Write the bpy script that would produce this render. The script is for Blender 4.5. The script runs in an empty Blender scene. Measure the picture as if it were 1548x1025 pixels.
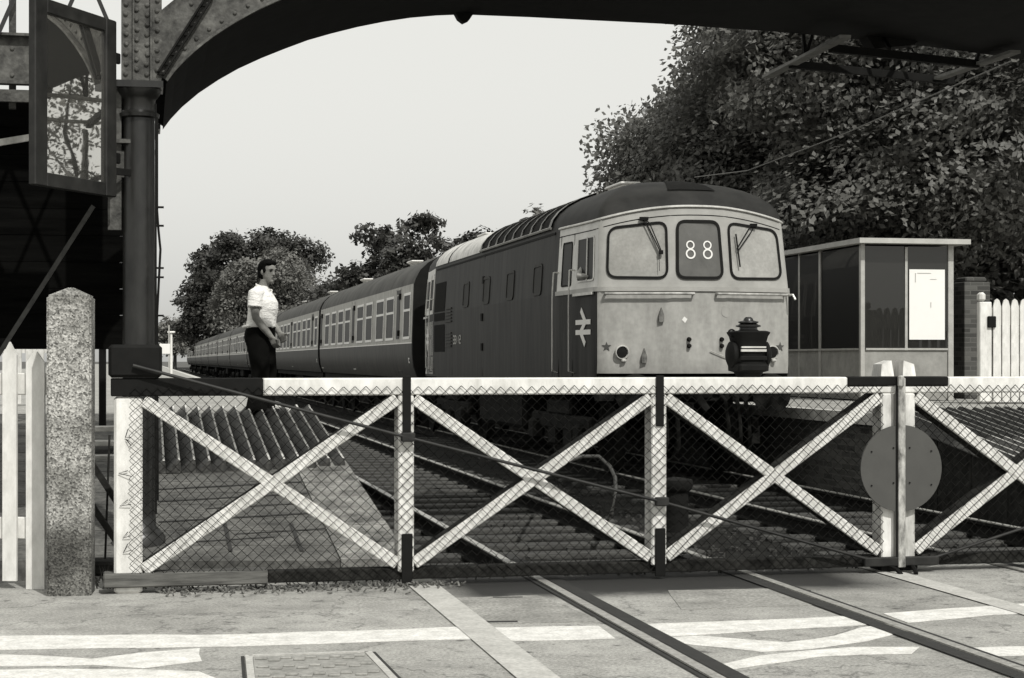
import bpy, math, random
import numpy as np
from mathutils import Vector, Matrix
R = math.radians
PI = math.pi
scene = bpy.context.scene
COL = scene.collection

# ------------------------------------------------------------------ camera, sky, sun, exposure
F, CX, HY, EYE = 2700.0, 774.0, 545.0, 1.46       # focal length / horizon in photo pixels, eye height
cam = bpy.data.objects.new('camera', bpy.data.cameras.new('camera'))
COL.objects.link(cam)
cam.location = (0, 0, EYE)
cam.rotation_euler = (R(90), 0, 0)
cam.data.sensor_width = 36
cam.data.lens = F / 1548 * 36
cam.data.shift_y = (HY - 512.5) / 1548
cam.data.clip_start = 0.1
cam.data.clip_end = 6000
scene.camera = cam

SUN_EL, SUN_AZ = R(48), R(152)     # azimuth measured from +Y towards +X : behind the camera, to the right
world = bpy.data.worlds.new('World')
scene.world = world
world.use_nodes = True
wn, wl = world.node_tree.nodes, world.node_tree.links
sky = wn.new('ShaderNodeTexSky')
sky.sky_type = 'NISHITA'
sky.sun_disc = False
sky.sun_elevation = SUN_EL
sky.sun_rotation = SUN_AZ
sky.dust_density = 4.0
# black and white film of the day answers mostly to blue; a hazy sky, so its range is compressed
sp = wn.new('ShaderNodeSeparateColor'); bw = wn.new('ShaderNodeMath'); bw.operation = 'POWER'; bw.inputs[1].default_value = .22
wl.new(sky.outputs[0], sp.inputs[0]); wl.new(sp.outputs[2], bw.inputs[0])
tint = wn.new('ShaderNodeMixRGB'); tint.blend_type = 'MULTIPLY'; tint.inputs[0].default_value = 1
tint.inputs[2].default_value = (4.25, 4.25, 4.05, 1)
wl.new(bw.outputs[0], tint.inputs[1])
wl.new(tint.outputs[0], wn['Background'].inputs[0])
wn['Background'].inputs[1].default_value = 0.14
sun = bpy.data.objects.new('sun', bpy.data.lights.new('sun', 'SUN'))
COL.objects.link(sun)
sun.data.energy = 3.4
sun.data.angle = R(0.55)
sun.data.color = (1.0, 0.985, 0.945)
sv = Vector((math.sin(SUN_AZ) * math.cos(SUN_EL), math.cos(SUN_AZ) * math.cos(SUN_EL), math.sin(SUN_EL)))
sun.rotation_euler = sv.to_track_quat('Z', 'Y').to_euler()
scene.view_settings.view_transform = 'Standard'
scene.view_settings.look = 'None'
scene.view_settings.gamma = 1
scene.view_settings.exposure = 0.0

# ------------------------------------------------------------------ frames of reference
K = 554 / F                        # the railway leaves the camera axis by this slope, to the left
TH = math.atan(K)
def at(px, py, D):                 # a point of the photo at distance D
    return Vector(((px - CX) / F * D, D, EYE + (HY - py) / F * D))
def gnd(px, py, z=0.0):            # a point of the photo on level z
    D = (EYE - z) * F / (py - HY)
    return Vector(((px - CX) / F * D, D, z))
def tr(o, D, z=0.0):               # o = distance right of the line through the camera parallel to the rails
    return Vector((o - K * D, D, z))
def plane_hit(px, py, p0, n):
    d = Vector(((px - CX) / F, 1, (HY - py) / F)); c = Vector((0, 0, EYE))
    return c + d * ((p0 - c).dot(n) / d.dot(n))

# ------------------------------------------------------------------ materials (the photograph is black and white, slightly warm)
def grey(v):
    return (v, v * .985, v * (.90 + .05 * min(1, v)), 1)
MATS = {}
def mat(name, v, rough=.7, var=.25, scale=6.0, bump=.0, metal=0.0, v2=None, stretch=None, spec=None, detail=6, fine=0, famp=.4):
    """principled grey with two octaves of blotchy variation (v..v2) and optional bump"""
    if name in MATS: return MATS[name]
    m = bpy.data.materials.new(name); m.use_nodes = True
    n, l = m.node_tree.nodes, m.node_tree.links
    b = n['Principled BSDF']
    b.inputs['Roughness'].default_value = rough
    b.inputs['Metallic'].default_value = metal
    if spec is not None: b.inputs['Specular IOR Level'].default_value = spec
    tc = n.new('ShaderNodeTexCoord'); mp = n.new('ShaderNodeMapping')
    l.new(tc.outputs['Object'], mp.inputs[0])
    if stretch: mp.inputs['Scale'].default_value = stretch
    nz = n.new('ShaderNodeTexNoise'); nz.inputs['Scale'].default_value = scale; nz.inputs['Detail'].default_value = detail
    nz.inputs['Roughness'].default_value = .65
    l.new(mp.outputs[0], nz.inputs['Vector'])
    cr = n.new('ShaderNodeValToRGB')
    lo = v * (1 - var); hi = v2 if v2 is not None else v * (1 + var)
    cr.color_ramp.elements[0].position = .32; cr.color_ramp.elements[0].color = grey(lo)
    cr.color_ramp.elements[1].position = .68; cr.color_ramp.elements[1].color = grey(hi)
    l.new(nz.outputs[0], cr.inputs[0])
    out = cr.outputs[0]
    if fine:
        f = n.new('ShaderNodeTexNoise'); f.inputs['Scale'].default_value = fine; f.inputs['Detail'].default_value = 3
        l.new(tc.outputs['Object'], f.inputs['Vector'])
        r2 = n.new('ShaderNodeValToRGB')
        r2.color_ramp.elements[0].position = .3; r2.color_ramp.elements[0].color = (1 - famp, 1 - famp, 1 - famp, 1)
        r2.color_ramp.elements[1].position = .7; r2.color_ramp.elements[1].color = (1 + famp * .8, 1 + famp * .8, 1 + famp * .8, 1)
        l.new(f.outputs[0], r2.inputs[0])
        mx = n.new('ShaderNodeMixRGB'); mx.blend_type = 'MULTIPLY'; mx.inputs[0].default_value = 1
        l.new(out, mx.inputs[1]); l.new(r2.outputs[0], mx.inputs[2]); out = mx.outputs[0]
    l.new(out, b.inputs['Base Color'])
    if bump:
        bp = n.new('ShaderNodeBump'); bp.inputs['Strength'].default_value = bump; bp.inputs['Distance'].default_value = .02
        if fine: l.new(f.outputs[0], bp.inputs['Height'])
        else: l.new(nz.outputs[0], bp.inputs['Height'])
        l.new(bp.outputs[0], b.inputs['Normal'])
    MATS[name] = m
    return m

def speckle_mat():                 # exposed-aggregate concrete
    m = bpy.data.materials.new('aggregate_concrete'); m.use_nodes = True
    n, l = m.node_tree.nodes, m.node_tree.links; b = n['Principled BSDF']
    tc = n.new('ShaderNodeTexCoord')
    vo = n.new('ShaderNodeTexVoronoi'); vo.inputs['Scale'].default_value = 95
    l.new(tc.outputs['Object'], vo.inputs['Vector'])
    cr = n.new('ShaderNodeValToRGB'); cr.color_ramp.interpolation = 'LINEAR'
    cr.color_ramp.elements[0].color = grey(.09); cr.color_ramp.elements[1].color = grey(.56)
    sep = n.new('ShaderNodeSeparateColor'); l.new(vo.outputs['Color'], sep.inputs[0]); l.new(sep.outputs[0], cr.inputs[0])
    nz = n.new('ShaderNodeTexNoise'); nz.inputs['Scale'].default_value = 4; nz.inputs['Detail'].default_value = 5
    l.new(tc.outputs['Object'], nz.inputs['Vector'])
    r2 = n.new('ShaderNodeValToRGB'); r2.color_ramp.elements[0].position = .40; r2.color_ramp.elements[0].color = (.36, .36, .35, 1)
    r2.color_ramp.elements[1].position = .6; r2.color_ramp.elements[1].color = (1, 1, 1, 1)
    l.new(nz.outputs[0], r2.inputs[0])
    mx = n.new('ShaderNodeMixRGB'); mx.blend_type = 'MULTIPLY'; mx.inputs[0].default_value = .85
    l.new(cr.outputs[0], mx.inputs[1]); l.new(r2.outputs[0], mx.inputs[2])
    # damp, dirty foot of the post (a stain that belongs to it)
    sx = n.new('ShaderNodeSeparateXYZ'); l.new(tc.outputs['Object'], sx.inputs[0])
    ad = n.new('ShaderNodeMath'); ad.operation = 'MULTIPLY_ADD'; ad.inputs[1].default_value = .35
    l.new(nz.outputs[0], ad.inputs[0]); l.new(sx.outputs[2], ad.inputs[2])
    r3 = n.new('ShaderNodeValToRGB'); r3.color_ramp.elements[0].position = .42; r3.color_ramp.elements[0].color = (.36, .36, .35, 1)
    r3.color_ramp.elements[1].position = .75; r3.color_ramp.elements[1].color = (1, 1, 1, 1)
    l.new(ad.outputs[0], r3.inputs[0])
    m2 = n.new('ShaderNodeMixRGB'); m2.blend_type = 'MULTIPLY'; m2.inputs[0].default_value = 1
    l.new(mx.outputs[0], m2.inputs[1]); l.new(r3.outputs[0], m2.inputs[2])
    l.new(m2.outputs[0], b.inputs['Base Color']); b.inputs['Roughness'].default_value = .9
    bp = n.new('ShaderNodeBump'); bp.inputs['Strength'].default_value = .5; bp.inputs['Distance'].default_value = .008
    l.new(vo.outputs['Distance'], bp.inputs['Height']); l.new(bp.outputs[0], b.inputs['Normal'])
    return m

def leaf_mat(name, lo, hi, trans=.25):
    m = bpy.data.materials.new(name); m.use_nodes = True
    n, l = m.node_tree.nodes, m.node_tree.links; b = n['Principled BSDF']; o = n['Material Output']
    g = n.new('ShaderNodeNewGeometry')
    cr = n.new('ShaderNodeValToRGB'); cr.color_ramp.elements[0].color = grey(lo); cr.color_ramp.elements[1].color = grey(hi)
    l.new(g.outputs['Random Per Island'], cr.inputs[0])
    l.new(cr.outputs[0], b.inputs['Base Color'])
    b.inputs['Roughness'].default_value = .55
    b.inputs['Specular IOR Level'].default_value = .35
    t = n.new('ShaderNodeBsdfTranslucent'); l.new(cr.outputs[0], t.inputs[0])
    mx = n.new('ShaderNodeMixShader'); mx.inputs[0].default_value = trans
    l.new(b.outputs[0], mx.inputs[1]); l.new(t.outputs[0], mx.inputs[2]); l.new(mx.outputs[0], o.inputs[0])
    return m

def brick_mat():
    m = bpy.data.materials.new('brickwork'); m.use_nodes = True
    n, l = m.node_tree.nodes, m.node_tree.links; b = n['Principled BSDF']
    tc = n.new('ShaderNodeTexCoord'); sx = n.new('ShaderNodeSeparateXYZ'); l.new(tc.outputs['Object'], sx.inputs[0])
    ad = n.new('ShaderNodeMath'); l.new(sx.outputs[0], ad.inputs[0]); l.new(sx.outputs[1], ad.inputs[1])
    cx = n.new('ShaderNodeCombineXYZ'); l.new(ad.outputs[0], cx.inputs[0]); l.new(sx.outputs[2], cx.inputs[1])
    br = n.new('ShaderNodeTexBrick'); l.new(cx.outputs[0], br.inputs['Vector'])
    br.inputs['Scale'].default_value = 1; br.inputs['Brick Width'].default_value = .225; br.inputs['Row Height'].default_value = .075
    br.inputs['Mortar Size'].default_value = .008
    br.inputs['Color1'].default_value = grey(.03); br.inputs['Color2'].default_value = grey(.10); br.inputs['Mortar'].default_value = grey(.10)
    l.new(br.outputs[0], b.inputs['Base Color']); b.inputs['Roughness'].default_value = .9
    bp = n.new('ShaderNodeBump'); bp.inputs['Strength'].default_value = .5; bp.inputs['Distance'].default_value = .01
    l.new(br.outputs['Fac'], bp.inputs['Height']); bp.invert = True; l.new(bp.outputs[0], b.inputs['Normal'])
    return m

def mirror_glass(name, base, refl, rough=.02, bumpy=0):
    m = bpy.data.materials.new(name); m.use_nodes = True
    n, l = m.node_tree.nodes, m.node_tree.links; b = n['Principled BSDF']; o = n['Material Output']
    b.inputs['Base Color'].default_value = grey(base); b.inputs['Roughness'].default_value = .5; b.inputs['Specular IOR Level'].default_value = .1
    g = n.new('ShaderNodeBsdfGlossy'); g.inputs['Roughness'].default_value = rough; g.inputs[0].default_value = grey(.9)
    mx = n.new('ShaderNodeMixShader'); mx.inputs[0].default_value = refl
    l.new(b.outputs[0], mx.inputs[1]); l.new(g.outputs[0], mx.inputs[2]); l.new(mx.outputs[0], o.inputs[0])
    if bumpy:
        tc = n.new('ShaderNodeTexCoord'); nz = n.new('ShaderNodeTexNoise'); nz.inputs['Scale'].default_value = bumpy
        l.new(tc.outputs['Object'], nz.inputs['Vector'])
        bp = n.new('ShaderNodeBump'); bp.inputs['Strength'].default_value = .012; bp.inputs['Distance'].default_value = .02
        l.new(nz.outputs[0], bp.inputs['Height']); l.new(bp.outputs[0], g.inputs['Normal'])
    return m

WHITE = mat('white_paint', .50, .65, .0, 11, bump=.15, v2=.80, stretch=(1, 1, .4), detail=9)
WHITE_OLD = mat('worn_white_paint', .34, .75, .0, 7, bump=.2, v2=.86, stretch=(1, 1, .35))
WHITE_CLEAN = mat('clean_white', .78, .55, .04, 3)
BLACK = mat('black_paint', .007, .7, .3, 8, bump=.1, spec=.15)
BLACK_OLD = mat('tarry_and_shaded_timber', .012, .9, .5, 9, bump=.3, v2=.035, spec=.1)
IRON = mat('column_iron', .007, .36, .4, 5, bump=.15, v2=.024, spec=.5, stretch=(1, 1, .4))
IRON_PL = mat('riveted_iron', .035, .7, .4, 7, bump=.3, v2=.12, spec=.3, fine=30, famp=.25)
IRON_DK = mat('sooty_iron', .009, .85, .3, 5, bump=.1, spec=.15)
WIRE = mat('wire', .010, .9, .2, 4, spec=.05)
RODM = mat('rod_iron', .010, .6, .3, 9, v2=.025, spec=.3)
DISCM = mat('red_target_paint', .058, .65, .12, 5, bump=.05)
STRIP = mat('worn_metal_strip', .12, .7, .5, 22, v2=.5, stretch=(1, 1, .4))
TIMBER = mat('grey_timber', .05, .85, .4, 5, bump=.3, v2=.15, stretch=(.5, 3, 6))
GUARD = mat('creosoted_timber', .025, .8, .4, 7, bump=.4, v2=.075, stretch=(3, .4, 3), fine=30)
SLEEPER = mat('sleeper_wood', .014, .9, .4, 6, bump=.4, v2=.075, stretch=(.4, 4, 4))
RAILM = mat('polished_rail', .30, .4, .2, 30, metal=.25, v2=.5)
BALLAST = mat('ballast', .009, .95, .4, 3, bump=.9, v2=.026, fine=28, spec=.1)
EARTH = mat('earth', .06, .95, .4, .6, v2=.11, fine=12, bump=.4)
PLAT = mat('platform_tarmac', .30, .9, .2, 1.2, fine=35, bump=.2)
COPING = mat('coping_stone', .42, .85, .3, 4, bump=.2, v2=.62)
RAMP = mat('ramp_boards', .055, .9, .4, 2.5, bump=.3, v2=.14, fine=24)
RAMPC = mat('ramp_edge_slabs', .10, .9, .4, 3.5, bump=.3, v2=.30, fine=24)
YARD = mat('yard_dirt', .02, .95, .4, 2.5, bump=.4, v2=.06, fine=20)
LOCO_SIDE = mat('dark_blue_body', .011, .55, .35, 5, v2=.034, stretch=(1, 1.3, .16), bump=.03, spec=.12, detail=8)
LOCO_NOSE = mat('yellow_end_paint', .33, .5, .12, 4, v2=.42, stretch=(1.4, 1.4, .3), bump=.04, fine=16, famp=.10, detail=9)
LOCO_CAB = mat('cab_surround_paint', .31, .45, .12, 3, v2=.38, bump=.03)
CAB_SIDE = mat('cab_side_paint', .58, .45, .12, 3, v2=.7, bump=.03)
LOCO_ROOF = mat('loco_roof', .011, .65, .3, 2.0, v2=.028, bump=.05, spec=.2)
ROOF_LIGHT = mat('pale_roof_panel', .42, .5, .25, 3, v2=.70)
GRILLE = mat('roof_grille', .008, .9, .3, 20, spec=.1)
RUBBER = mat('rubber', .010, .8, .1, 5, spec=.15)
METAL_LT = mat('bright_metal', .55, .4, .2, 10, metal=.3)
UNDER = mat('underframe_grime', .008, .9, .4, 6, v2=.02, spec=.08)
CO_BLUE = mat('coach_blue', .028, .5, .3, 3, v2=.06, stretch=(1, 1.5, .4), spec=.15)
CO_GREY = mat('coach_grey', .36, .6, .15, 3, v2=.46, spec=.2)
CO_FRAME = mat('window_frame_alloy', .74, .4, .1, 6)
CO_ROOF = mat('coach_roof', .045, .7, .25, 1.5, v2=.085, spec=.2)
CO_GLASS = mat('coach_glass', .010, .4, .3, 1.0, v2=.035, spec=.05)
CAB_GLASS = mat('dusty_sky_cab_glass', .27, .18, .12, 2.2, v2=.40, fine=30, famp=.08, detail=9)  # grey base colour carries both the dust and the reflected sky
HEADCODE = mat('headcode_panel', .085, .4, .1, 5, v2=.11)
DARKGLASS = mirror_glass('dark_glass', .010, .025, .02)
SHELTERGLASS = mirror_glass('shelter_glass', .012, .06, .015)
MIRROR = mirror_glass('old_window_glass', .10, .75, .012, 3)
PANELM = mat('shelter_panel', .27, .7, .2, 3, bump=.05, v2=.33, fine=14, famp=.08)
ALU = mat('aluminium', .42, .45, .15, 8, metal=.2)
ALU_ROOF = mat('roof_fascia', .42, .6, .15, 4)
POSTER = mat('poster_paper', .82, .8, .02, 2)
SKIN = mat('skin', .17, .6, .12, 14, v2=.25, spec=.2)
SHIRT = mat('white_shirt', .78, .85, .03, 11, bump=1.0, detail=2, stretch=(1, 1, 1.8))
TROUSER = mat('dark_trousers', .006, .95, .2, 9, bump=.15, spec=.05)
HAIR = mat('dark_hair', .004, .9, .3, 40, spec=.05)
BARK = mat('bark', .05, .9, .4, 5, bump=.6, stretch=(3, 3, .5))
LEAF_DK = leaf_mat('sycamore_leaf', .10, .17, .35)
LEAF_MD = leaf_mat('far_leaf', .04, .075, .25)
LEAF_LT = leaf_mat('pale_leaf', .11, .20, .25)
LEAF_PALE = leaf_mat('distant_leaf', .11, .19, .25)
AGG = speckle_mat()
BRICK = brick_mat()

# ------------------------------------------------------------------ mesh builder
class MB:
    def __init__(s): s.v = []; s.f = []
    def add(s, vs, fs, M=None):
        b = len(s.v)
        s.v += [tuple(M @ Vector(p)) if M else tuple(p) for p in vs]
        s.f += [tuple(i + b for i in f) for f in fs]
        return s
    def box(s, c, d, M=None, rz=0, bev=0.0):
        x, y, z = (k / 2 for k in d)
        if bev <= 0:
            vs = [(i * x, j * y, k * z) for k in (-1, 1) for j in (-1, 1) for i in (-1, 1)]
            fs = [(0, 2, 3, 1), (4, 5, 7, 6), (0, 1, 5, 4), (2, 6, 7, 3), (0, 4, 6, 2), (1, 3, 7, 5)]
        else:
            b = min(bev, x * .9, y * .9, z * .9)
            oct8 = [(-x + b, -y), (x - b, -y), (x, -y + b), (x, y - b), (x - b, y), (-x + b, y), (-x, y - b), (-x, -y + b)]
            ins = [(px * (x - b) / x, py * (y - b) / y) for px, py in oct8]
            vs = [(*p, -z) for p in ins] + [(*p, -z + b) for p in oct8] + [(*p, z - b) for p in oct8] + [(*p, z) for p in ins]
            fs = [tuple(range(7, -1, -1)), tuple(range(24, 32))]
            for r in range(3):
                for i in range(8):
                    j = (i + 1) % 8
                    fs.append((r * 8 + i, r * 8 + j, r * 8 + 8 + j, r * 8 + 8 + i))
        T = Matrix.Translation(c) @ Matrix.Rotation(rz, 4, 'Z')
        return s.add(vs, fs, (M @ T) if M else T)
    def bar(s, p0, p1, w, h, up=(0, 0, 1), bev=0.0):
        """box from p0 to p1; w across, h along 'up'"""
        p0, p1 = Vector(p0), Vector(p1); d = p1 - p0; L = d.length; d.normalize()
        u = Vector(up); u = u - d * u.dot(d)
        if u.length < 1e-4: u = Vector((0, 1, 0)) - d * d.y
        u.normalize(); sd = d.cross(u)
        M = Matrix((( d.x, sd.x, u.x, 0), (d.y, sd.y, u.y, 0), (d.z, sd.z, u.z, 0), (0, 0, 0, 1)))
        M = Matrix.Translation((p0 + p1) / 2) @ M
        return s.box((0, 0, 0), (L, w, h), M, 0, bev)
    def tube(s, pts, r, n=8, caps=True, rf=None):
        pts = [Vector(p) for p in pts]; m = len(pts); rr = r if hasattr(r, '__len__') else [r] * m
        vs = []; pu = None
        for i, p in enumerate(pts):
            d = (pts[min(i + 1, m - 1)] - pts[max(i - 1, 0)])
            d.normalize()
            if pu is None:
                a = Vector((0, 0, 1)) if abs(d.z) < .9 else Vector((0, 1, 0))
            else: a = pu
            u = a - d * a.dot(d); u.normalize(); pu = u; w = d.cross(u)
            for k in range(n):
                t = 2 * PI * k / n
                vs.append(p + (u * math.cos(t) + w * math.sin(t)) * rr[i])
        fs = []
        for i in range(m - 1):
            for k in range(n):
                j = (k + 1) % n
                fs.append((i * n + k, i * n + j, (i + 1) * n + j, (i + 1) * n + k))
        if caps: fs += [tuple(range(n - 1, -1, -1)), tuple(range((m - 1) * n, m * n))]
        return s.add(vs, fs)
    def lathe(s, prof, c=(0, 0, 0), n=20, M=None):
        vs = []; fs = []
        for r, z in prof:
            for k in range(n):
                t = 2 * PI * k / n
                vs.append((c[0] + r * math.cos(t), c[1] + r * math.sin(t), c[2] + z))
        m = len(prof)
        for i in range(m - 1):
            for k in range(n):
                j = (k + 1) % n
                fs.append((i * n + k, i * n + j, (i + 1) * n + j, (i + 1) * n + k))
        fs += [tuple(range(n - 1, -1, -1)), tuple(range((m - 1) * n, m * n))]
        return s.add(vs, fs, M)
    def disc(s, c, r, t, n=32, axis='y', a0=0, a1=2 * PI):
        """flat disc (or sector) of thickness t facing 'axis'"""
        full = abs(a1 - a0 - 2 * PI) < 1e-6
        pts = [(r * math.cos(a0 + (a1 - a0) * i / n), r * math.sin(a0 + (a1 - a0) * i / n)) for i in range(n if full else n + 1)]
        m = len(pts); vs = []
        for sgn in (-t / 2, t / 2):
            for a, b in pts:
                vs.append({'y': (c[0] + a, c[1] + sgn, c[2] + b), 'z': (c[0] + a, c[1] + b, c[2] + sgn), 'x': (c[0] + sgn, c[1] + a, c[2] + b)}[axis])
        fs = [tuple(range(m - 1, -1, -1)), tuple(range(m, 2 * m))] + [(i, (i + 1) % m, m + (i + 1) % m, m + i) for i in range(m)]
        return s.add(vs, fs)
    def ring(s, c, r, t, n=24, k=8, axis='y'):
        pts = []
        for i in range(n + 1):
            a = 2 * PI * i / n
            pts.append({'y': (c[0] + r * math.cos(a), c[1], c[2] + r * math.sin(a)), 'x': (c[0], c[1] + r * math.cos(a), c[2] + r * math.sin(a)),
                        'z': (c[0] + r * math.cos(a), c[1] + r * math.sin(a), c[2])}[axis])
        return s.tube(pts, t, k, False)
    def prism(s, poly, y0, y1):
        """poly in local (x, z) extruded along y"""
        m = len(poly)
        vs = [(a, y0, b) for a, b in poly] + [(a, y1, b) for a, b in poly]
        fs = [tuple(range(m)), tuple(range(2 * m - 1, m - 1, -1))] + [(i, m + i, m + (i + 1) % m, (i + 1) % m) for i in range(m)]
        return s.add(vs, fs)
    def slab(s, poly, z0, z1):
        m = len(poly)
        vs = [(p[0], p[1], z0) for p in poly] + [(p[0], p[1], z1) for p in poly]
        fs = [tuple(range(m - 1, -1, -1)), tuple(range(m, 2 * m))] + [(i, (i + 1) % m, m + (i + 1) % m, m + i) for i in range(m)]
        return s.add(vs, fs)
    def grid(s, rows):
        n = len(rows[0]); vs = [p for r in rows for p in r]
        fs = [(i * n + j, i * n + j + 1, (i + 1) * n + j + 1, (i + 1) * n + j) for i in range(len(rows) - 1) for j in range(n - 1)]
        return s.add(vs, fs)
    def build(s, name, m, parent=None, smooth=False, fix=True):
        me = bpy.data.meshes.new(name)
        me.from_pydata(s.v, [], s.f); me.update()
        if fix:
            import bmesh
            bm = bmesh.new(); bm.from_mesh(me)
            bmesh.ops.recalc_face_normals(bm, faces=bm.faces); bm.to_mesh(me); bm.free()
        if smooth:
            me.polygons.foreach_set('use_smooth', [True] * len(me.polygons))
            try: me.set_sharp_from_angle(angle=R(42))
            except Exception: pass
        me.materials.append(m)
        o = bpy.data.objects.new(name, me); COL.objects.link(o)
        if parent: o.parent = parent
        return o

def thing(name, label, cat, loc=(0, 0, 0), rz=0, group=None):
    o = bpy.data.objects.new(name, None); COL.objects.link(o); o.empty_display_size = .2
    o.location = loc; o.rotation_euler = (0, 0, rz); o['label'] = label; o['category'] = cat
    if group: o['group'] = group
    return o
def tag(o, label, cat, group=None, kind=None):
    o['label'] = label; o['category'] = cat
    if group: o['group'] = group
    if kind: o['kind'] = kind
    return o
def struct(o): o['kind'] = 'structure'; return o
def kids(o): return [c for c in bpy.data.objects if c.parent == o]
def copy_tree(o, parent=None, loc=None, label=None):
    c = o.copy(); COL.objects.link(c)
    if parent: c.parent = parent
    for ch in kids(o): copy_tree(ch, c)
    if loc is not None: c.location = loc
    if label: c['label'] = label
    return c

# ------------------------------------------------------------------ ground, ballast, road, platforms
b = MB(); b.slab([(-900, -60), (900, -60), (900, 2600), (-900, 2600)], -.9, -.32); struct(b.build('ground', EARTH))
b = MB(); b.slab([tr(-6, 12.4), tr(26, 12.4), tr(26, 420), tr(-6, 420)], -.31, -.16); struct(b.build('ballast', BALLAST))

def road_mat():
    m = bpy.data.materials.new('road_tarmac'); m.use_nodes = True
    n, l = m.node_tree.nodes, m.node_tree.links; p = n['Principled BSDF']
    tc = n.new('ShaderNodeTexCoord')
    def noise(sc, det=6, rough=.6):
        q = n.new('ShaderNodeTexNoise'); q.inputs['Scale'].default_value = sc; q.inputs['Detail'].default_value = det
        q.inputs['Roughness'].default_value = rough; l.new(tc.outputs['Object'], q.inputs['Vector']); return q
    def ramp(src, p0, c0, p1, c1):
        r = n.new('ShaderNodeValToRGB'); r.color_ramp.elements[0].position = p0; r.color_ramp.elements[0].color = c0
        r.color_ramp.elements[1].position = p1; r.color_ramp.elements[1].color = c1; l.new(src, r.inputs[0]); return r
    def mul(a, bb, f=1):
        x = n.new('ShaderNodeMixRGB'); x.blend_type = 'MULTIPLY'; x.inputs[0].default_value = f
        l.new(a, x.inputs[1]); l.new(bb, x.inputs[2]); return x.outputs[0]
    big = noise(.7); mid = noise(4.5, 8); fine = noise(55, 4, .8); vf = noise(160, 2)
    c = ramp(big.outputs[0], .35, grey(.29), .65, grey(.40)).outputs[0]
    c = mul(c, ramp(mid.outputs[0], .3, (.72, .72, .72, 1), .65, (1.1, 1.1, 1.1, 1)).outputs[0])
    c = mul(c, ramp(fine.outputs[0], .3, (.42, .42, .42, 1), .7, (1.42, 1.42, 1.42, 1)).outputs[0])
    # hairline cracks, darker repairs and old drips
    vc = n.new('ShaderNodeTexVoronoi'); vc.feature = 'DISTANCE_TO_EDGE'; vc.inputs['Scale'].default_value = .8
    wv = n.new('ShaderNodeVectorMath'); wv.operation = 'MULTIPLY_ADD'; wv.inputs[1].default_value = (.5, .5, .5)
    l.new(mid.outputs['Color'], wv.inputs[0]); l.new(tc.outputs['Object'], wv.inputs[2]); l.new(wv.outputs[0], vc.inputs['Vector'])
    c = mul(c, ramp(vc.outputs['Distance'], .0, (.35, .35, .35, 1), .012, (1, 1, 1, 1)).outputs[0], .8)
    sp_ = noise(9, 3, .5)
    c = mul(c, ramp(sp_.outputs[0], .28, (.45, .45, .45, 1), .36, (1, 1, 1, 1)).outputs[0])
    # darker band along the gate line : object space, with a ragged edge
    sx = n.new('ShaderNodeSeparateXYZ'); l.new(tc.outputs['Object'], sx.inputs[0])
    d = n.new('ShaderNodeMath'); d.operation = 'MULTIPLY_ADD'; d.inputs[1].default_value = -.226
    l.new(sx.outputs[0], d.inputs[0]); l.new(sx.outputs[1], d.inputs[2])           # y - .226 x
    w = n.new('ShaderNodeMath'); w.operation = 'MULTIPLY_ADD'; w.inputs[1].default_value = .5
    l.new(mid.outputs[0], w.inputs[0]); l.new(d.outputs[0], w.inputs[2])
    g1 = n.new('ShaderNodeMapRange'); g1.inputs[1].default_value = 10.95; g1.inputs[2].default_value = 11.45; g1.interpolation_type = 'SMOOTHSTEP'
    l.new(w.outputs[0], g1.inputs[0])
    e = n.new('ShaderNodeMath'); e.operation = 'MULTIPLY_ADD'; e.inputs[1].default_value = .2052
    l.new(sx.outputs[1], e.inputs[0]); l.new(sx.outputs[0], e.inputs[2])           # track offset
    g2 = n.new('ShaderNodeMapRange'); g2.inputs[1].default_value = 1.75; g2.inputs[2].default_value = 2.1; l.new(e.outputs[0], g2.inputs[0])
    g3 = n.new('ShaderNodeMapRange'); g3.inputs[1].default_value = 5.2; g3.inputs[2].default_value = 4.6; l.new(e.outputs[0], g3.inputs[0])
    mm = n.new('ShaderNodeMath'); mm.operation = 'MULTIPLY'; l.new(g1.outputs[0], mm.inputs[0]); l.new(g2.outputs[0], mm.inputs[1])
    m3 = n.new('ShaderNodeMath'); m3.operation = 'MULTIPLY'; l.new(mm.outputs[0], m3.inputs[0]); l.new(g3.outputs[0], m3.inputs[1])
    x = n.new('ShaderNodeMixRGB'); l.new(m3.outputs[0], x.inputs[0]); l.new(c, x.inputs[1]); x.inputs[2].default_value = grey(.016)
    l.new(x.outputs[0], p.inputs['Base Color']); p.inputs['Roughness'].default_value = .82
    bp = n.new('ShaderNodeBump'); bp.inputs['Strength'].default_value = .35; bp.inputs['Distance'].default_value = .01
    l.new(fine.outputs[0], bp.inputs['Height']); l.new(bp.outputs[0], p.inputs['Normal'])
    return m
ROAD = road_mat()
GA, GD = Vector((-2.41, 11.25, 0)), Vector((5.09, 1.15, 0)).normalized()      # left end and direction of the gates
GN = Vector((-GD.y, GD.x, 0))
def gp(lx, ly, z=0.0): return GA + GD * lx + GN * ly + Vector((0, 0, z))
b = MB(); b.slab([(-40, -20), (40, -20), gp(40, .75), gp(-34, .75)], -.2, 0.0); struct(b.build('road', ROAD))

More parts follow.
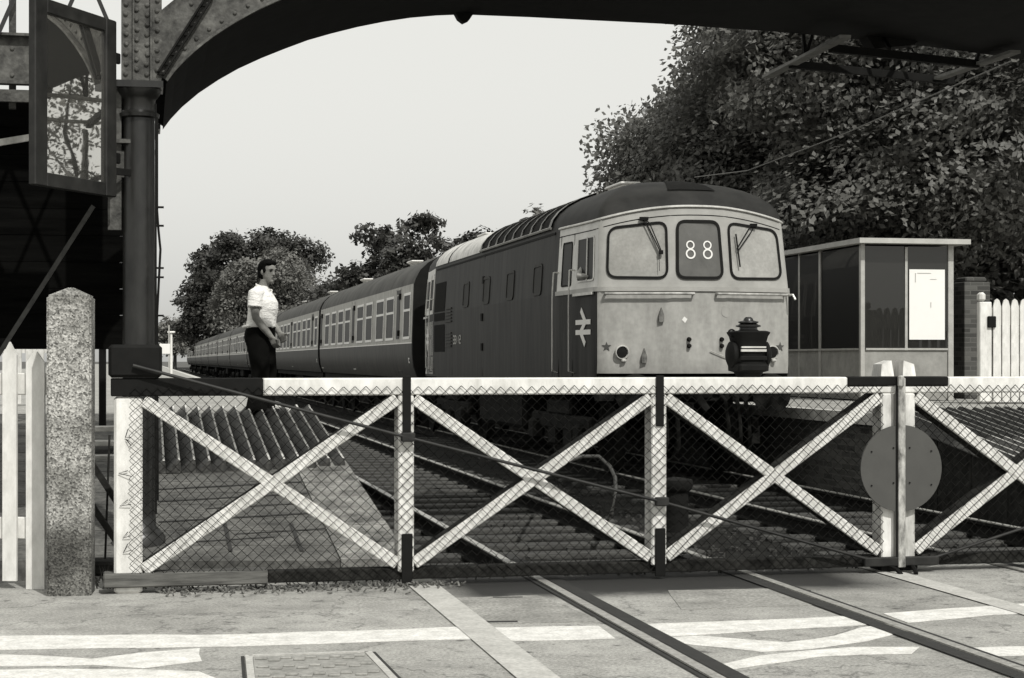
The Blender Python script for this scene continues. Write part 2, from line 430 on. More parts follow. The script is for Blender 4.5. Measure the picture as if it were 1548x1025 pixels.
PAINT = mat('road_marking_paint', .50, .8, .0, 9, v2=.76, fine=70, famp=.18, detail=10)
CONC = mat('crossing_edge_concrete', .36, .85, .0, 4, v2=.50, fine=50, bump=.2, famp=.18)
PLATEM = mat('cover_plate', .19, .8, .0, 7, v2=.33, fine=50, famp=.2)
DARKGAP = mat('flangeway_dirt', .02, .9, .3, 10)
TARP = mat('patch_tarmac', .22, .9, .2, 3, v2=.33, fine=50, bump=.2)
def marking(polys, name, z=.004, m=PAINT, th=.003):
    mb = MB()
    for p in polys:
        # subdivide long edges with a little wobble so that the painted edge is not ruler straight
        rnd = random.Random(len(p) + int(p[0][0])); q = []
        for i, a in enumerate(p):
            c = p[(i + 1) % len(p)]; A, C = gnd(*a), gnd(*c)
            k = max(1, int((C - A).length / .18))
            for j in range(k):
                v = A.lerp(C, j / k)
                if j: v += Vector((rnd.uniform(-.012, .012), rnd.uniform(-.016, .016), 0))
                q.append(v)
        mb.slab(q, z - th, z)
    return struct(mb.build(name, m))
marking([[(-40, 962), (350, 960), (520, 955), (700, 948), (712, 967), (560, 971), (350, 978), (0, 983), (-60, 983)],
         [(737, 950), (905, 947), (930, 966), (748, 970)],
         [(960, 945), (1150, 938), (1280, 932), (1312, 945), (1150, 954), (985, 964)],
         [(1335, 928), (1480, 918), (1620, 908), (1650, 925), (1500, 930), (1372, 942)]], 'stop_line')
marking([[(-60, 988), (60, 992), (140, 997), (140, 1006), (40, 1008), (-80, 1008)], [(140, 997), (210, 988), (302, 981), (305, 1000), (215, 1011), (140, 1006)],
         [(-80, 1016), (60, 1012), (215, 1013), (300, 1016), (330, 1028), (330, 1060), (-80, 1060)],
         [(975, 966), (1060, 962), (1190, 972), (1225, 982), (1150, 986), (1050, 976)], [(1190, 972), (1262, 962), (1300, 950), (1345, 943), (1378, 952), (1310, 970), (1225, 982)],
         [(1080, 1008), (1150, 992), (1225, 984), (1290, 979), (1390, 979), (1378, 989), (1240, 993), (1150, 1006), (1085, 1016)],
         [(1470, 980), (1700, 975), (1720, 990), (1490, 993)]], 'junction_marking', .0042)
marking([[(655, 905), (735, 903), (812, 900), (900, 935), (905, 941), (700, 944)]], 'road_patch', .0032, TARP)
marking([[(1010, 893), (1195, 890), (1225, 902), (1240, 915), (1030, 922)]], 'road_patch', .0032, TARP)
marking([[(696, 940), (782, 939), (783, 941.5), (697, 942.5)], [(1192, 889), (1226, 893), (1224, 895), (1190, 891)], [(745, 903), (790, 902.6), (790, 904), (745, 904.4)]], 'road_joint', .0037, DARKGAP, .002)
# concrete edging of the crossing, flangeways
def along(o0, o1, D0, D1, z, name, m, th=.003):
    mb = MB(); N = 26; rows = []
    for i in range(N + 1):
        D = D0 + (D1 - D0) * i / N
        rows.append([tr(o0, D, z), tr(o1, D, z)])
    mb.grid(rows); return struct(mb.build(name, m))
along(1.70, 1.90, 5, 11.9, .0072, 'crossing_kerb', CONC)
along(5.02, 5.2, 5, 12.6, .0072, 'crossing_kerb', CONC)
for o in (2.62 + .045, 6.07 + .045): along(o, o + .10, 4, 13.4, .0088, 'flangeway', DARKGAP)
for o in (4.12 - .145, 7.57 - .145): along(o, o + .10, 4, 13.4, .0088, 'flangeway', DARKGAP)
for o in (2.62 - .075, 4.12 + .045): along(o, o + .03, 4, 12.2, .0064, 'rail_joint', DARKGAP)

# left platform, ramp, coping
ZP = .85
b = MB(); b.slab([tr(-9, 20.4), tr(1.72, 20.4), tr(1.72, 300), tr(-9, 300)], -.3, ZP); struct(b.build('platform', PLAT))
b = MB(); b.slab([tr(1.722, 20.4), tr(1.94, 20.4), tr(1.94, 300), tr(1.722, 300)], .72, ZP + .006); struct(b.build('platform_coping', COPING))
b = MB(); b.slab([tr(1.724, 20.4), tr(1.84, 20.4), tr(1.84, 300), tr(1.724, 300)], -.3, .716); struct(b.build('platform_wall', BRICK))
RZ = [13.0, .1145]
def ramp_z(D): return max(0, (D - RZ[0]) * RZ[1])
def rampsheet(o0, o1, D0, D1, dz, name, m, n=1):
    mb = MB()
    for i in range(n):
        a, c = D0 + (D1 - D0) * i / n, D0 + (D1 - D0) * (i + 1) / n
        g = .012 if n > 1 else 0
        P = [tr(o0, a + g), tr(o1, a + g), tr(o1, c - g), tr(o0, c - g)]
        zz = [ramp_z(a + g) + dz] * 2 + [ramp_z(c - g) + dz] * 2
        vs = [(p.x, p.y, -.3) for p in P] + [(p.x, p.y, z) for p, z in zip(P, zz)]
        mb.add(vs, [(3, 2, 1, 0), (4, 5, 6, 7), (0, 1, 5, 4), (1, 2, 6, 5), (2, 3, 7, 6), (3, 0, 4, 7)])
    return struct(mb.build(name, m))
rampsheet(-2.6, 1.42, 13.0, 20.398, 0, 'platform_ramp', RAMP, 14)
rampsheet(1.425, 1.93, 13.0, 20.398, .012, 'ramp_coping', RAMPC, 12)
mb = MB(); rj = random.Random(2)
for D_, o0, o1, wd in ((14.35, .1, 1.4, .05), (14.9, .5, 1.4, .03), (15.2, .1, 1.41, .05), (15.75, .1, 1.41, .045), (13.6, .3, 1.0, .025), (13.9, .7, 1.42, .025)):
    z0, z1 = ramp_z(D_) + .006, ramp_z(D_ + wd) + .006
    P, Q = tr(o0, D_), tr(o1, D_ + .28 * (o1 - o0)); z2, z3 = ramp_z(Q.y) + .006, ramp_z(Q.y + wd) + .006
    mb.add([(P.x, P.y, z0), (Q.x, Q.y, z2), (Q.x, Q.y + wd, z3), (P.x, P.y + wd, z1)], [(0, 1, 2, 3)])
for o_ in (.62, 1.15):
    P, Q = tr(o_, 13.3), tr(o_ + .03, 13.3); U_, V_ = tr(o_, 14.3), tr(o_ + .03, 14.3)
    mb.add([(P.x, P.y, ramp_z(13.3) + .0075), (Q.x, Q.y, ramp_z(13.3) + .0075), (V_.x, V_.y, ramp_z(14.3) + .0075), (U_.x, U_.y, ramp_z(14.3) + .0075)], [(0, 1, 2, 3)])
struct(mb.build('ramp_joint', DARKGAP))
# forecourt left of the ramp
b = MB(); b.slab([gp(-30, .76), tr(-2.62, 12.3), tr(-2.62, 20.39), tr(-40, 20.39)], -.3, .02); struct(b.build('forecourt', YARD))
# right platform
OR = 8.32
b = MB(); b.slab([tr(OR + .2, 20.3), tr(24, 20.3), tr(24, 300), tr(OR + .2, 300)], -.3, ZP); struct(b.build('platform', PLAT))
b = MB(); b.slab([tr(OR - .04, 20.3), tr(OR + .198, 20.3), tr(OR + .198, 300), tr(OR - .04, 300)], .72, ZP + .006); struct(b.build('platform_coping', COPING))
b = MB(); b.slab([tr(OR + .08, 20.3), tr(OR + .196, 20.3), tr(OR + .196, 300), tr(OR + .08, 300)], -.3, .716); struct(b.build('platform_wall', BRICK))
RZ[:] = [14.4, .1424]
rampsheet(OR, OR + .3, 13.4, 20.298, .012, 'ramp_coping', BLACK_OLD, 9)
rampsheet(OR + .305, 15.5, 13.4, 20.298, 0, 'platform_ramp', RAMP, 10)
RZ[:] = [13.0, .1145]

# ------------------------------------------------------------------ tracks
def track(o, D0, D1, label, nsl, sl0, sp=.72):
    t = thing('railway_track', label, 'railway track', tr(o, D0, 0), TH, 'railway tracks')
    Lg = (D1 - D0) / math.cos(TH)
    for s in (-1, 1):
        mb = MB(); prof = [(-.035, -.004), (.035, -.004), (.035, -.04), (.009, -.052), (.009, -.13), (.065, -.142), (.065, -.155), (-.065, -.155), (-.065, -.142), (-.009, -.13), (-.009, -.052), (-.035, -.04)]
        prof = [(x + s * .735, z + .016) for x, z in prof]
        mb.prism([(s * .735 - .03, .0125), (s * .735 + .03, .0125), (s * .735 + .03, .003), (s * .735 - .03, .003)], 0, Lg); rl = mb.build('rail', RAILM, t)
        mb = MB(); mb.prism([(s * .735 - .035, .0025), (s * .735 + .035, .0025)] + prof[2:], 0, Lg); mb.build('rail_web', UNDER, rl)
    mb = MB(); mb.box((0, 0, -.165), (2.55, .25, .09), bev=.015)
    s0 = mb.build('sleeper', SLEEPER, t); y0 = (sl0 - D0) / math.cos(TH); s0.location = (0, y0, 0)
    rnd = random.Random(4)
    for i in range(1, nsl):
        c = s0.copy(); COL.objects.link(c); c.location = (rnd.uniform(-.04, .04), y0 + i * sp, 0); c.rotation_euler = (0, 0, rnd.uniform(-.012, .012))
    return t
track(3.37, 4.5, 300, 'empty railway track with bright rails and sleepers beside the man', 60, 13.3)
track(6.83, 4.5, 300, 'railway track under the locomotive and coaches', 34, 13.5)

# ------------------------------------------------------------------ trespass guards (ridged timbers)
def guard(o0, o1, D0, D1, label, n, sc=1.0):
    t = thing('trespass_guard', label, 'timber guard', tr(o0, D0, ramp_z(D0)), TH, 'ridged timber guards on the ramps')
    pw = (o1 - o0) * math.cos(TH) / n; Lg = (D1 - D0) / math.cos(TH); sl = (ramp_z(D1) - ramp_z(D0)) / Lg
    mb = MB(); h = .115 * sc
    pr = [(-pw * .49, 0), (pw * .49, 0), (pw * .47, h * .5), (pw * .40, h), (pw * .26, h), (-pw * .49, .012)]
    vs = [(x, 0, z + .006) for x, z in pr] + [(x, Lg, z + .006 + sl * Lg) for x, z in pr]; m = len(pr)
    mb.add(vs, [tuple(range(m)), tuple(range(2 * m - 1, m - 1, -1))] + [(i, m + i, m + (i + 1) % m, (i + 1) % m) for i in range(m)])
    a = mb.build('timber', GUARD, t); a.location = (pw * .5, 0, 0); rnd = random.Random(n)
    mb = MB(); xa, xb, zt = pw * .27, pw * .405, h + .0085
    mb.add([(xa, 0, zt), (xb, -.004, zt), (xb, Lg, zt + sl * Lg), (xa, Lg, zt + sl * Lg)], [(0, 1, 2, 3)]); we = mb.build('edge_highlight', mat('timber_edge_highlight', .22, .85, .0, 9, v2=.70, stretch=(1, .6, 1), detail=9), a)  # pale strip paints sunlight onto the ridge edge
    for i in range(1, n):
        c = a.copy(); COL.objects.link(c); c.location = (pw * (i + .5), rnd.uniform(-.05, .05), rnd.uniform(-.004, .008)); w_ = we.copy(); COL.objects.link(w_); w_.parent = c
    return t
guard(.05, 1.9, 16.55, 20.2, 'dark ridged timber boards on the ramp at the feet of the man', 13)
RZ[:] = [14.4, .1424]
guard(OR - .02, 12.6, 16.2, 20.1, 'dark ridged timber boards on the ramp behind the right hand gate', 30)

# ------------------------------------------------------------------ level crossing gates
LG = 5.17
def gate(sgn, label):
    """sgn=+1: heel at the left end, runs right.  sgn=-1: the other gate, mirrored, heel far right."""
    t = thing('crossing_gate', label, 'gate', gp(0, 0) if sgn > 0 else gp(2 * LG + .03, 0), math.atan2(GD.y, GD.x), 'level crossing gates')
    X = lambda x: sgn * x
    def bx(mb, x0, x1, y0, y1, z0, z1, bev=.008):
        return mb.box((X((x0 + x1) / 2), (y0 + y1) / 2, (z0 + z1) / 2), (abs(x1 - x0), y1 - y0, z1 - z0), bev=bev)
    # heel stile
    mb = MB(); bx(mb, -.095, .08, -.07, .09, .0, 1.232, .015); mb.build('heel_stile', WHITE, t)
    mb = MB(); bx(mb, -.13, .20, -.11, .16, 1.352, 1.56, .02); bx(mb, -.115, .83, -.083, .083, 1.236, 1.349, .006); mb.build('heel_cap', BLACK, t)
    # rails
    mb = MB(); bx(mb, .832, LG - .36, -.08, .08, 1.236, 1.347); mb.build('top_rail', WHITE, t)
    mb = MB(); bx(mb, LG - .358, LG - .005, -.086, .083, 1.285, 1.35); mb.build('end_band', BLACK, t)
    mb = MB(); bx(mb, LG - .358, LG - .005, -.078, .08, 1.236, 1.283); mb.build('top_rail', WHITE, t)
    mb = MB(); bx(mb, -.16, .86, -.10, .07, .04, .13); mb.build('bottom_rail', TIMBER, t)
    mb = MB(); bx(mb, .862, LG - .12, -.055, .07, .04, .115); mb.build('bottom_rail', BLACK_OLD, t)
    # posts
    for x in (1.75, 3.46):
        mb = MB(); bx(mb, x - .052, x + .052, -.083, .085, .09, 1.234); mb.build('post', WHITE_OLD if x > 2 else WHITE, t)
        mb = MB(); bx(mb, x - .024, x + .03, -.097, -.0845, .96 if x < 2 else 1.02, 1.36, .003); mb.build('iron_strap', BLACK, t)
        mb = MB(); bx(mb, x - .03, x + .04, -.097, -.0845, .02, .34, .003); mb.build('iron_strap', BLACK, t)
    mb = MB(); bx(mb, LG - .11, LG - .018, -.08, .08, .0, 1.234)
    mb.add([(X(LG - .115), -.08, 1.352), (X(LG - .018), -.08, 1.352), (X(LG - .018), .08, 1.352), (X(LG - .115), .08, 1.352),
            (X(LG - .105), -.07, 1.435), (X(LG - .03), -.065, 1.46), (X(LG - .03), .065, 1.46), (X(LG - .105), .07, 1.435)],
           [(0, 3, 2, 1), (4, 5, 6, 7), (0, 1, 5, 4), (1, 2, 6, 5), (2, 3, 7, 6), (3, 0, 4, 7)])
    mb.build('meeting_post', WHITE_OLD, t)
    # X braces, each bay
    xs = [(.085, 1.695), (1.805, 3.405), (3.515, LG - .118)]
    for x0, x1 in xs:
        zt, zb = 1.21, .145
        for up in (0, 1):
            a, c = ((x0, zb), (x1, zt)) if up else ((x0, zt), (x1, zb))
            mb = MB(); yo = .0 if up else .004
            mb.bar((X(a[0]), -.062 + yo, a[1]), (X(c[0]), -.062 + yo, c[1]), .03, .078, (0, 0, 1), .005)
            br = mb.build('brace', WHITE, t)
            mb = MB(); mb.bar((X(a[0]), .04 + yo, a[1]), (X(c[0]), .04 + yo, c[1]), .17 - .006 * up, .066, (0, 0, 1), .005)
            mb.build('brace_shaded_back', BLACK_OLD, br)  # near-black back half puts the shaded brace sides into the colour
    # chain-link mesh
    mb = MB(); p = .0345; hh = .0335; nz = 37; rw = .0031; y = -.092
    nx = int((LG - .08) / p); rnd = random.Random(7)
    vs = []; fs = []
    for i in range(nx):
        xb = .0 + (i + .5) * p; pts = []
        for k in range(nz + 1):
            z = .052 + k * hh
            sag = .006 * math.sin(i * .33) + .004 * math.sin(k * .6 + i * .2)
            pts.append((X(xb + (p * .5 if (k + i) % 2 else -p * .5) * 1.02 + sag), y - .002 * ((k + i) % 2) + (-.01 if 0 else 0), z + sag * .5))
        if i % 2 == 0 or True: mb.tube(pts, rw, 3, False)
    for z in (.05,): mb.tube([(X(.01), y, z), (X(LG - .05), y, z)], rw, 3)
    for k in range(7):       # ties round the heel stile
        z = .12 + k * .15 + rnd.uniform(-.06, .06)
        mb.tube([(X(.01), y, z), (X(-.02 - rnd.random() * .05), y + .012, z + rnd.uniform(-.02, .05)), (X(-.01), y + .008, z + rnd.uniform(.02, .06))], rw, 3)
    mb.build('wire_mesh', WIRE, t, fix=False)
    # tie rod
    mb = MB(); mb.tube([(X(.02), -.135, 1.43), (X(.85), -.15, 1.205), (X(1.75), -.14, .965), (X(3.46), -.14, .52), (X(LG - .25), -.12, .105), (X(LG - .02), -.12, .075)], .0105, 8)
    for x, z in ((1.75, .965), (3.46, .52)): bx(mb, x - .04, x + .05, -.15, -.101, z - .028, z + .03, .006)
    bx(mb, LG - .26, LG + .0, -.14, -.084, .05, .11, .006)
    mb.build('tie_rod', RODM, t)
    # toe iron and foot
    mb = MB(); bx(mb, LG - .12, LG - .004, -.1, .1, .012, .06, .006); mb.tube([(X(LG - .07), -.1, .05), (X(LG - .05), -.2, .03), (X(LG - .04), -.24, .006)], .016, 6); mb.build('toe_iron', BLACK, t)
    # half of the target disc
    mb = MB(); r = .297; N = 24; yy = -.126; zc = .72
    pts = [(X(LG + .012) - sgn * r * math.sin(PI * i / N) , zc + r * math.cos(PI * i / N)) for i in range(N + 1)]
    mb.prism(pts, yy, yy + .018)
    d = mb.build('half_target', DISCM, t)
    for px_, pz in [(LG + .012 - (r - .05) * math.sin(R(a)), zc + (r - .05) * math.cos(R(a))) for a in (62, 118)] + [(LG - .045, .62), (LG - .045, .86)]:
        mb = MB(); mb.disc((X(px_), yy - .004, pz), .006, .006, 8); mb.build('bolt_head', BLACK, d)
    return t
g1 = gate(1, 'white braced crossing gate with wire mesh and a lamp on top, nearer the concrete post')
g2 = gate(-1, 'white braced crossing gate on the right, running out of view past the round target')
mb = MB(); mb.box((LG + .012, -.137, .69), (.052, .018, 1.3), bev=.004); mb.box((LG + .0, -.15, 1.318), (.04, .04, .08), bev=.01); mb.build('closing_strip', STRIP, g1)
mb = MB(); mb.box((LG - .019, -.1285, .69), (.016, .004, 1.28)); mb.build('strip_gap', BLACK, g1)

# gate lamp
def lamp():
    p = gp(4.12, 0, 1.36); t = thing('gate_lamp', 'black oil lamp with round side lenses standing on top of the gate', 'lamp', p, math.atan2(GD.y, GD.x))
    def sq(rows):       # stacked rounded squares (half width, z)
        mb = MB(); n = 16; vs = []
        for w, z in rows:
            for k in range(n):
                a = 2 * PI * k / n + PI / n; c, s = math.cos(a), math.sin(a); q = (abs(c) ** 5 + abs(s) ** 5) ** (-.2)
                vs.append((w * c * q, w * s * q * .9, z))
        fs = [tuple(range(n - 1, -1, -1)), tuple(range((len(rows) - 1) * n, len(rows) * n))]
        for i in range(len(rows) - 1):
            for k in range(n): fs.append((i * n + k, i * n + (k + 1) % n, (i + 1) * n + (k + 1) % n, (i + 1) * n + k))
        return mb.add(vs, fs)
    mb = sq([(.07, -.11), (.075, -.02), (.078, 0), (.09, .02), (.122, .03), (.124, .07), (.112, .075), (.112, .085), (.106, .09), (.106, .225), (.112, .235), (.118, .262), (.13, .283), (.133, .292), (.115, .3), (.105, .302)])
    mb.build('body', BLACK, t, True)
    mb = MB(); mb.lathe([(.075, .302), (.062, .31), (.06, .325), (.085, .33), (.085, .338), (.055, .35), (.07, .358), (.068, .365), (.035, .372), (.03, .385), (.018, .396)], n=20); mb.build('chimney_cap', IRON, t, True)
    mb = MB(); mb.ring((-.13, -.03, .285), .024, .006); mb.build('handle', BLACK, t, True)
    for s in (-1, 1):
        mb = MB(); M = Matrix.Translation((s * .10, 0, .14)) @ Matrix.Rotation(R(90 * s), 4, 'Y')
        mb.lathe([(.088, 0), (.095, .012), (.09, .03), (.06, .046), (.02, .052)], n=24, M=M); mb.build('lens_hood', BLACK, t, True)
    mb = MB(); mb.box((0, -.102, .19), (.175, .014, .011)); mb.box((.0, -.102, .168), (.18, .016, .016)); mb.build('highlight_strip', METAL_LT, t)  # pale bars painted in for the highlights on the lamp front
    mb = MB(); mb.box((0, -.1, .05), (.2, .03, .05), bev=.01); mb.box((0, -.105, .115), (.19, .012, .03), bev=.005); mb.build('door', BLACK, t)
lamp()

# ------------------------------------------------------------------ concrete post, picket fence on the left
pz = thing('concrete_post', 'tall pointed post of speckled exposed concrete left of the gates', 'post', (-2.765, 11.2, 0), R(8))
mb = MB(); w = .135
mb.add([(-w, -w, -.05), (w, -w, -.05), (w, w, -.05), (-w, w, -.05), (-w, -w, 1.862), (w, -w, 1.862), (w, w, 1.862), (-w, w, 1.862), (0, 0, 1.925)],
       [(0, 3, 2, 1), (0, 1, 5, 4), (1, 2, 6, 5), (2, 3, 7, 6), (3, 0, 4, 7), (4, 5, 8), (5, 6, 8), (6, 7, 8), (7, 4, 8)])
o = mb.build('shaft', AGG, pz)
import bmesh
bm = bmesh.new(); bm.from_mesh(o.data); bmesh.ops.bevel(bm, geom=[e for e in bm.edges], offset=.012, segments=2, affect='EDGES'); bm.to_mesh(o.data); bm.free()

def picket(mb, w, th, h, point=.09):
    mb.prism([(-w / 2, 0), (w / 2, 0), (w / 2, h - point), (0, h), (-w / 2, h - point)], -th / 2, th / 2)
pf = thing('picket_fence', 'white picket fence with pointed pales left of the concrete post', 'fence', (-3.045, 11.42, 0), R(-4))
for i in range(7):
    mb = MB(); picket(mb, .12 if i == 0 else .092, .025, 1.53, .085); q = mb.build('pale', WHITE, pf); q.location = (-i * .168, 0, .0 if i == 0 else .05)
for z in (1.31, .385):
    mb = MB(); mb.box((-.5, .045, z), (1.2, .05, .14), bev=.006); mb.build('rail', WHITE, pf)

# ------------------------------------------------------------------ footbridge
BO = tr(-.03, 13.5); BR_, BF = Vector((math.cos(TH), math.sin(TH), 0)), Vector((-math.sin(TH), math.cos(TH), 0))
bridge = thing('footbridge', 'dark riveted iron footbridge with a curved arch across the railway', 'footbridge', BO, TH)
DEPTH = 2.72
far0 = BO + BF * DEPTH
def bl(px, py, near=False):        # photo point on the far (or near) face -> bridge local (x, z)
    q = plane_hit(px, py, BO if near else far0, BF) - BO
    return (q.dot(BR_), q.z)
arch_px = [(246, 196), (258, 180), (275, 162), (300, 141), (330, 121), (360, 104), (395, 88), (430, 74), (465, 61), (500, 51), (540, 41), (580, 33), (620, 27), (660, 23.5), (700, 22), (800, 26), (1000, 36), (1200, 50), (1400, 70), (1548, 90), (1700, 110)]
arch = [bl(*p) for p in arch_px]
arch += [(arch[-1][0] + .8, arch[-1][1] - .3), (arch[-1][0] + 1.4, 3.5)]
def arch_strip(y0, y1, t0, t1, name, m):
    mb = MB(); rows = []
    A = arch[:]; up = [(x, z + t0) for x, z in A]; hi = [(x, z + t1) for x, z in A]
    rows = [[(x, y0, z) for x, z in up], [(x, y1, z) for x, z in up], [(x, y1, z) for x, z in hi], [(x, y0, z) for x, z in hi], [(x, y0, z) for x, z in up]]
    mb.grid(rows); return mb.build(name, m, bridge)
arch_strip(.0, DEPTH, 0, .03, 'soffit', IRON_DK)
# near web of the arch : plate .38 deep that follows the curve
def web(y0, y1, name, m, depth=.40):
    mb = MB(); out = []
    for i, (x, z) in enumerate(arch):
        a = arch[max(0, i - 1)]; c = arch[min(len(arch) - 1, i + 1)]; tx, tz = c[0] - a[0], c[1] - a[1]; Ln = math.hypot(tx, tz)
        out.append((x - tz / Ln * depth, z + tx / Ln * depth))
    for y in (y0, y1): mb.grid([[(x, y, z + .031) for x, z in arch], [(x, y, z) for x, z in out]])
    mb.grid([[(x, y0, z) for x, z in out], [(x, y1, z) for x, z in out]])
    return mb, out
mb, out = web(-.006, .012, '', IRON)
rnd = random.Random(3)
def rivet(mb, x, y, z, r=.017):
    mb.lathe([(r, 0), (r * .85, r * .5), (r * .4, r * .8)], n=8, M=Matrix.Translation((x, y, z)) @ Matrix.Rotation(R(90), 4, 'X'))
def on_curve(s, off):
    # point at arclength s along the arch, offset off along the normal
    acc = 0
    for (x0, z0), (x1, z1) in zip(arch, arch[1:]):
        d = math.hypot(x1 - x0, z1 - z0)
        if acc + d >= s:
            f = (s - acc) / d; tx, tz = (x1 - x0) / d, (z1 - z0) / d
            return x0 + (x1 - x0) * f - tz * off, z0 + (z1 - z0) * f + tx * off
        acc += d
    return arch[-1]
for i in range(60):
    for off in (.07, ):
        x, z = on_curve(.06 + i * .115, off); rivet(mb, x, -.006, z)
    if i % 3 == 1:
        x, z = on_curve(.06 + i * .115, .30); rivet(mb, x, -.006, z)
mb.build('arch_web', IRON_PL, bridge)
mb = MB()
pts = [on_curve(.02 + i * .1, .012) for i in range(60)]
for a, c in zip(pts, pts[1:]): mb.bar((a[0], -.028, a[1]), (c[0], -.028, c[1]), .045, .02)
mb.build('arch_flange', IRON_PL, bridge)
mb, _ = web(DEPTH - .012, DEPTH - .002, '', IRON_DK); mb.build('far_web', IRON_DK, bridge)
# vertical plate above the capital, with rivets
mb = MB(); mb.box((-.0, -.014, 4.28), (.30, .012, 1.42)); mb.box((-.06, -.03, 4.28), (.012, .03, 1.42)); mb.box((.07, -.03, 4.28), (.012, .03, 1.42))
for k in range(16):
    for x in (-.115, -.035, .04, .115): rivet(mb, x + rnd.uniform(-.004, .004), -.02, 3.62 + k * .075 + (.035 if x in (-.035, .115) else 0), .02)
mb.build('riveted_plate', IRON_PL, bridge)
# diagonal stiffener (angle iron with slots) on the spandrel
mb = MB(); a, c = bl(243, 112, True), bl(318, -6, True); v = (c[0] - a[0], c[1] - a[1])
for off in (-.022, .022):
    nx_, nz_ = -v[1] / math.hypot(*v) * off, v[0] / math.hypot(*v) * off
    mb.bar((a[0] + nx_, -.035, a[1] + nz_), (c[0] + nx_, -.035, c[1] + nz_), .05, .014, (1, 0, 0))
for k in range(9):
    f = k / 8; mb.box((a[0] + v[0] * f, -.03, a[1] + v[1] * f), (.05, .02, .02))
mb.build('stiffener', IRON_DK, bridge)
# upper chord, deck, parapet lattice
for yy in (.03, DEPTH - .03): mb = MB(); mb.box((4.4, yy, 5.0), (12.6, .12, .16)); mb.build('chord', IRON, bridge)
mb = MB(); mb.box((4.4, DEPTH / 2, 5.14), (12.6, DEPTH + .1, .1)); mb.build('deck', IRON_DK, bridge)
for yy in (.03, DEPTH - .03):
    mb = MB()
    for k in range(20):
        x0 = -1.6 + k * .62
        mb.bar((x0, yy, 5.2), (x0 + .62, yy, 6.2), .012, .05, (1, 0, 0)); mb.bar((x0, yy + .014, 6.2), (x0 + .62, yy + .014, 5.2), .012, .05, (1, 0, 0))
    mb.box((4.4, yy, 6.24), (12.6, .1, .06)); mb.build('parapet', IRON, bridge)
mb = MB()
for k in range(-3, 1):
    x0 = -.2 + k * .42
    mb = MB(); mb.bar((x0, .0, 4.9), (x0 - .42, .0, 3.9), .03, .012, (0, 1, 0)); mb.bar((x0 - .42, .018, 4.9), (x0, .018, 3.9), .03, .012, (0, 1, 0)); mb.build('lattice', IRON, bridge)
for k in range(1, 12):
    x0 = .4 + k * .7
    mb = MB(); mb.bar((x0, .0, 4.92), (x0 + .3, .0, 4.6), .03, .012, (0, 1, 0)); mb.build('lattice', IRON, bridge)
# left girder plate
mb = MB(); mb.box((-1.2, .1, 3.72), (1.75, .02, .36)); mb.box((-1.2, .07, 3.90), (1.75, .08, .02)); mb.box((-1.2, .07, 3.54), (1.75, .1, .025)); mb.box((-1.2, .06, 3.44), (1.75, .05, .09))
for k in range(12): rivet(mb, -2.0 + k * .15, .09, 3.80, .018); rivet(mb, -2.0 + k * .15, .09, 3.6, .018)
mb.box((-.95, .12, 4.1), (.05, .05, 1.5)); mb.box((-1.32, .3, 4.1), (.3, .05, 1.5))
mb.build('side_girder', IRON_PL, bridge)
# columns
def column(x, y, name='column'):
    prof = [(.2, 0), (.2, .12), (.17, .16), (.13, .2), (.125, .3), (.118, 3.28), (.118, 3.30), (.15, 3.31), (.155, 3.335), (.135, 3.35), (.122, 3.36), (.122, 3.44), (.14, 3.46), (.165, 3.5), (.17, 3.52)]
    mb = MB(); mb.lathe(prof, (x, y, 0), 28); mb.box((x, y, 3.545), (.36, .36, .05)); return mb.build(name, IRON, bridge, True)
column(-.02, .12); column(-.02, DEPTH - .12)
xr = arch[-1][0] + .15
column(xr, .12); column(xr, DEPTH - .12)
mb = MB(); mb.box((-.2, .1, 3.0), (.1, .06, 1.1)); mb.box((-.16, .06, 3.12), (.16, .08, .03)); mb.box((-.17, .1, 2.95), (.08, .05, .2)); mb.build('bracket', IRON_PL, bridge)
# boarded stair enclosure
mb = MB()
for k in range(9): mb.box((-2.3, 1.62 + .004 * (k % 2), 1.62 + .11 + k * .222), (4.3, .05, .2185))
mb.box((-2.3, 1.6, 1.60), (4.3, .12, .09)); mb.build('stair_boarding', mat('sooty_boards', .002, .95, .4, 3, v2=.005, stretch=(.4, 1, 5), bump=.2, spec=.04), bridge)
mb = MB(); mb.box((-2.3, 2.2, 3.62), (4.3, 1.2, .08)); mb.box((-4.3, 2.2, 2.6), (.06, 1.2, 2.0)); mb.box((-2.3, 2.78, 2.6), (4.2, .06, 2.0)); mb.build('stair_roof', IRON_DK, bridge)
a, c = bl(-30, 556, True), bl(136, 296, True)
mb = MB(); mb.bar((a[0], .9, a[1]), (c[0], .9, c[1]), .03, .035); mb.build('stay', mat('pale_stay', .03, .7, .3, 8, v2=.07), bridge)
a, c = bl(-20, 208, True), bl(46, 197, True)
mb = MB(); mb.bar((a[0], .4, a[1]), (c[0], .4, c[1]), .03, .05); mb.build('pale_batten', WHITE_OLD, bridge)
# conduit and clips on the column
mb = MB(); mb.tube([(.115, 0, 3.3), (.115, -.01, 2.6), (.125, -.01, 2.45), (.14, -.01, 2.3), (.13, -.01, 2.1), (.115, -.01, 1.8), (.12, -.01, .4)], .009, 8)
mb.tube([(.105, -.03, 3.4), (.108, -.03, .3)], .007, 8)
for z in (2.62, 2.48, 2.16, 2.09, 1.8): mb.box((.135, -.01, z), (.06, .03, .014))
mb.build('conduit', BLACK, bridge)
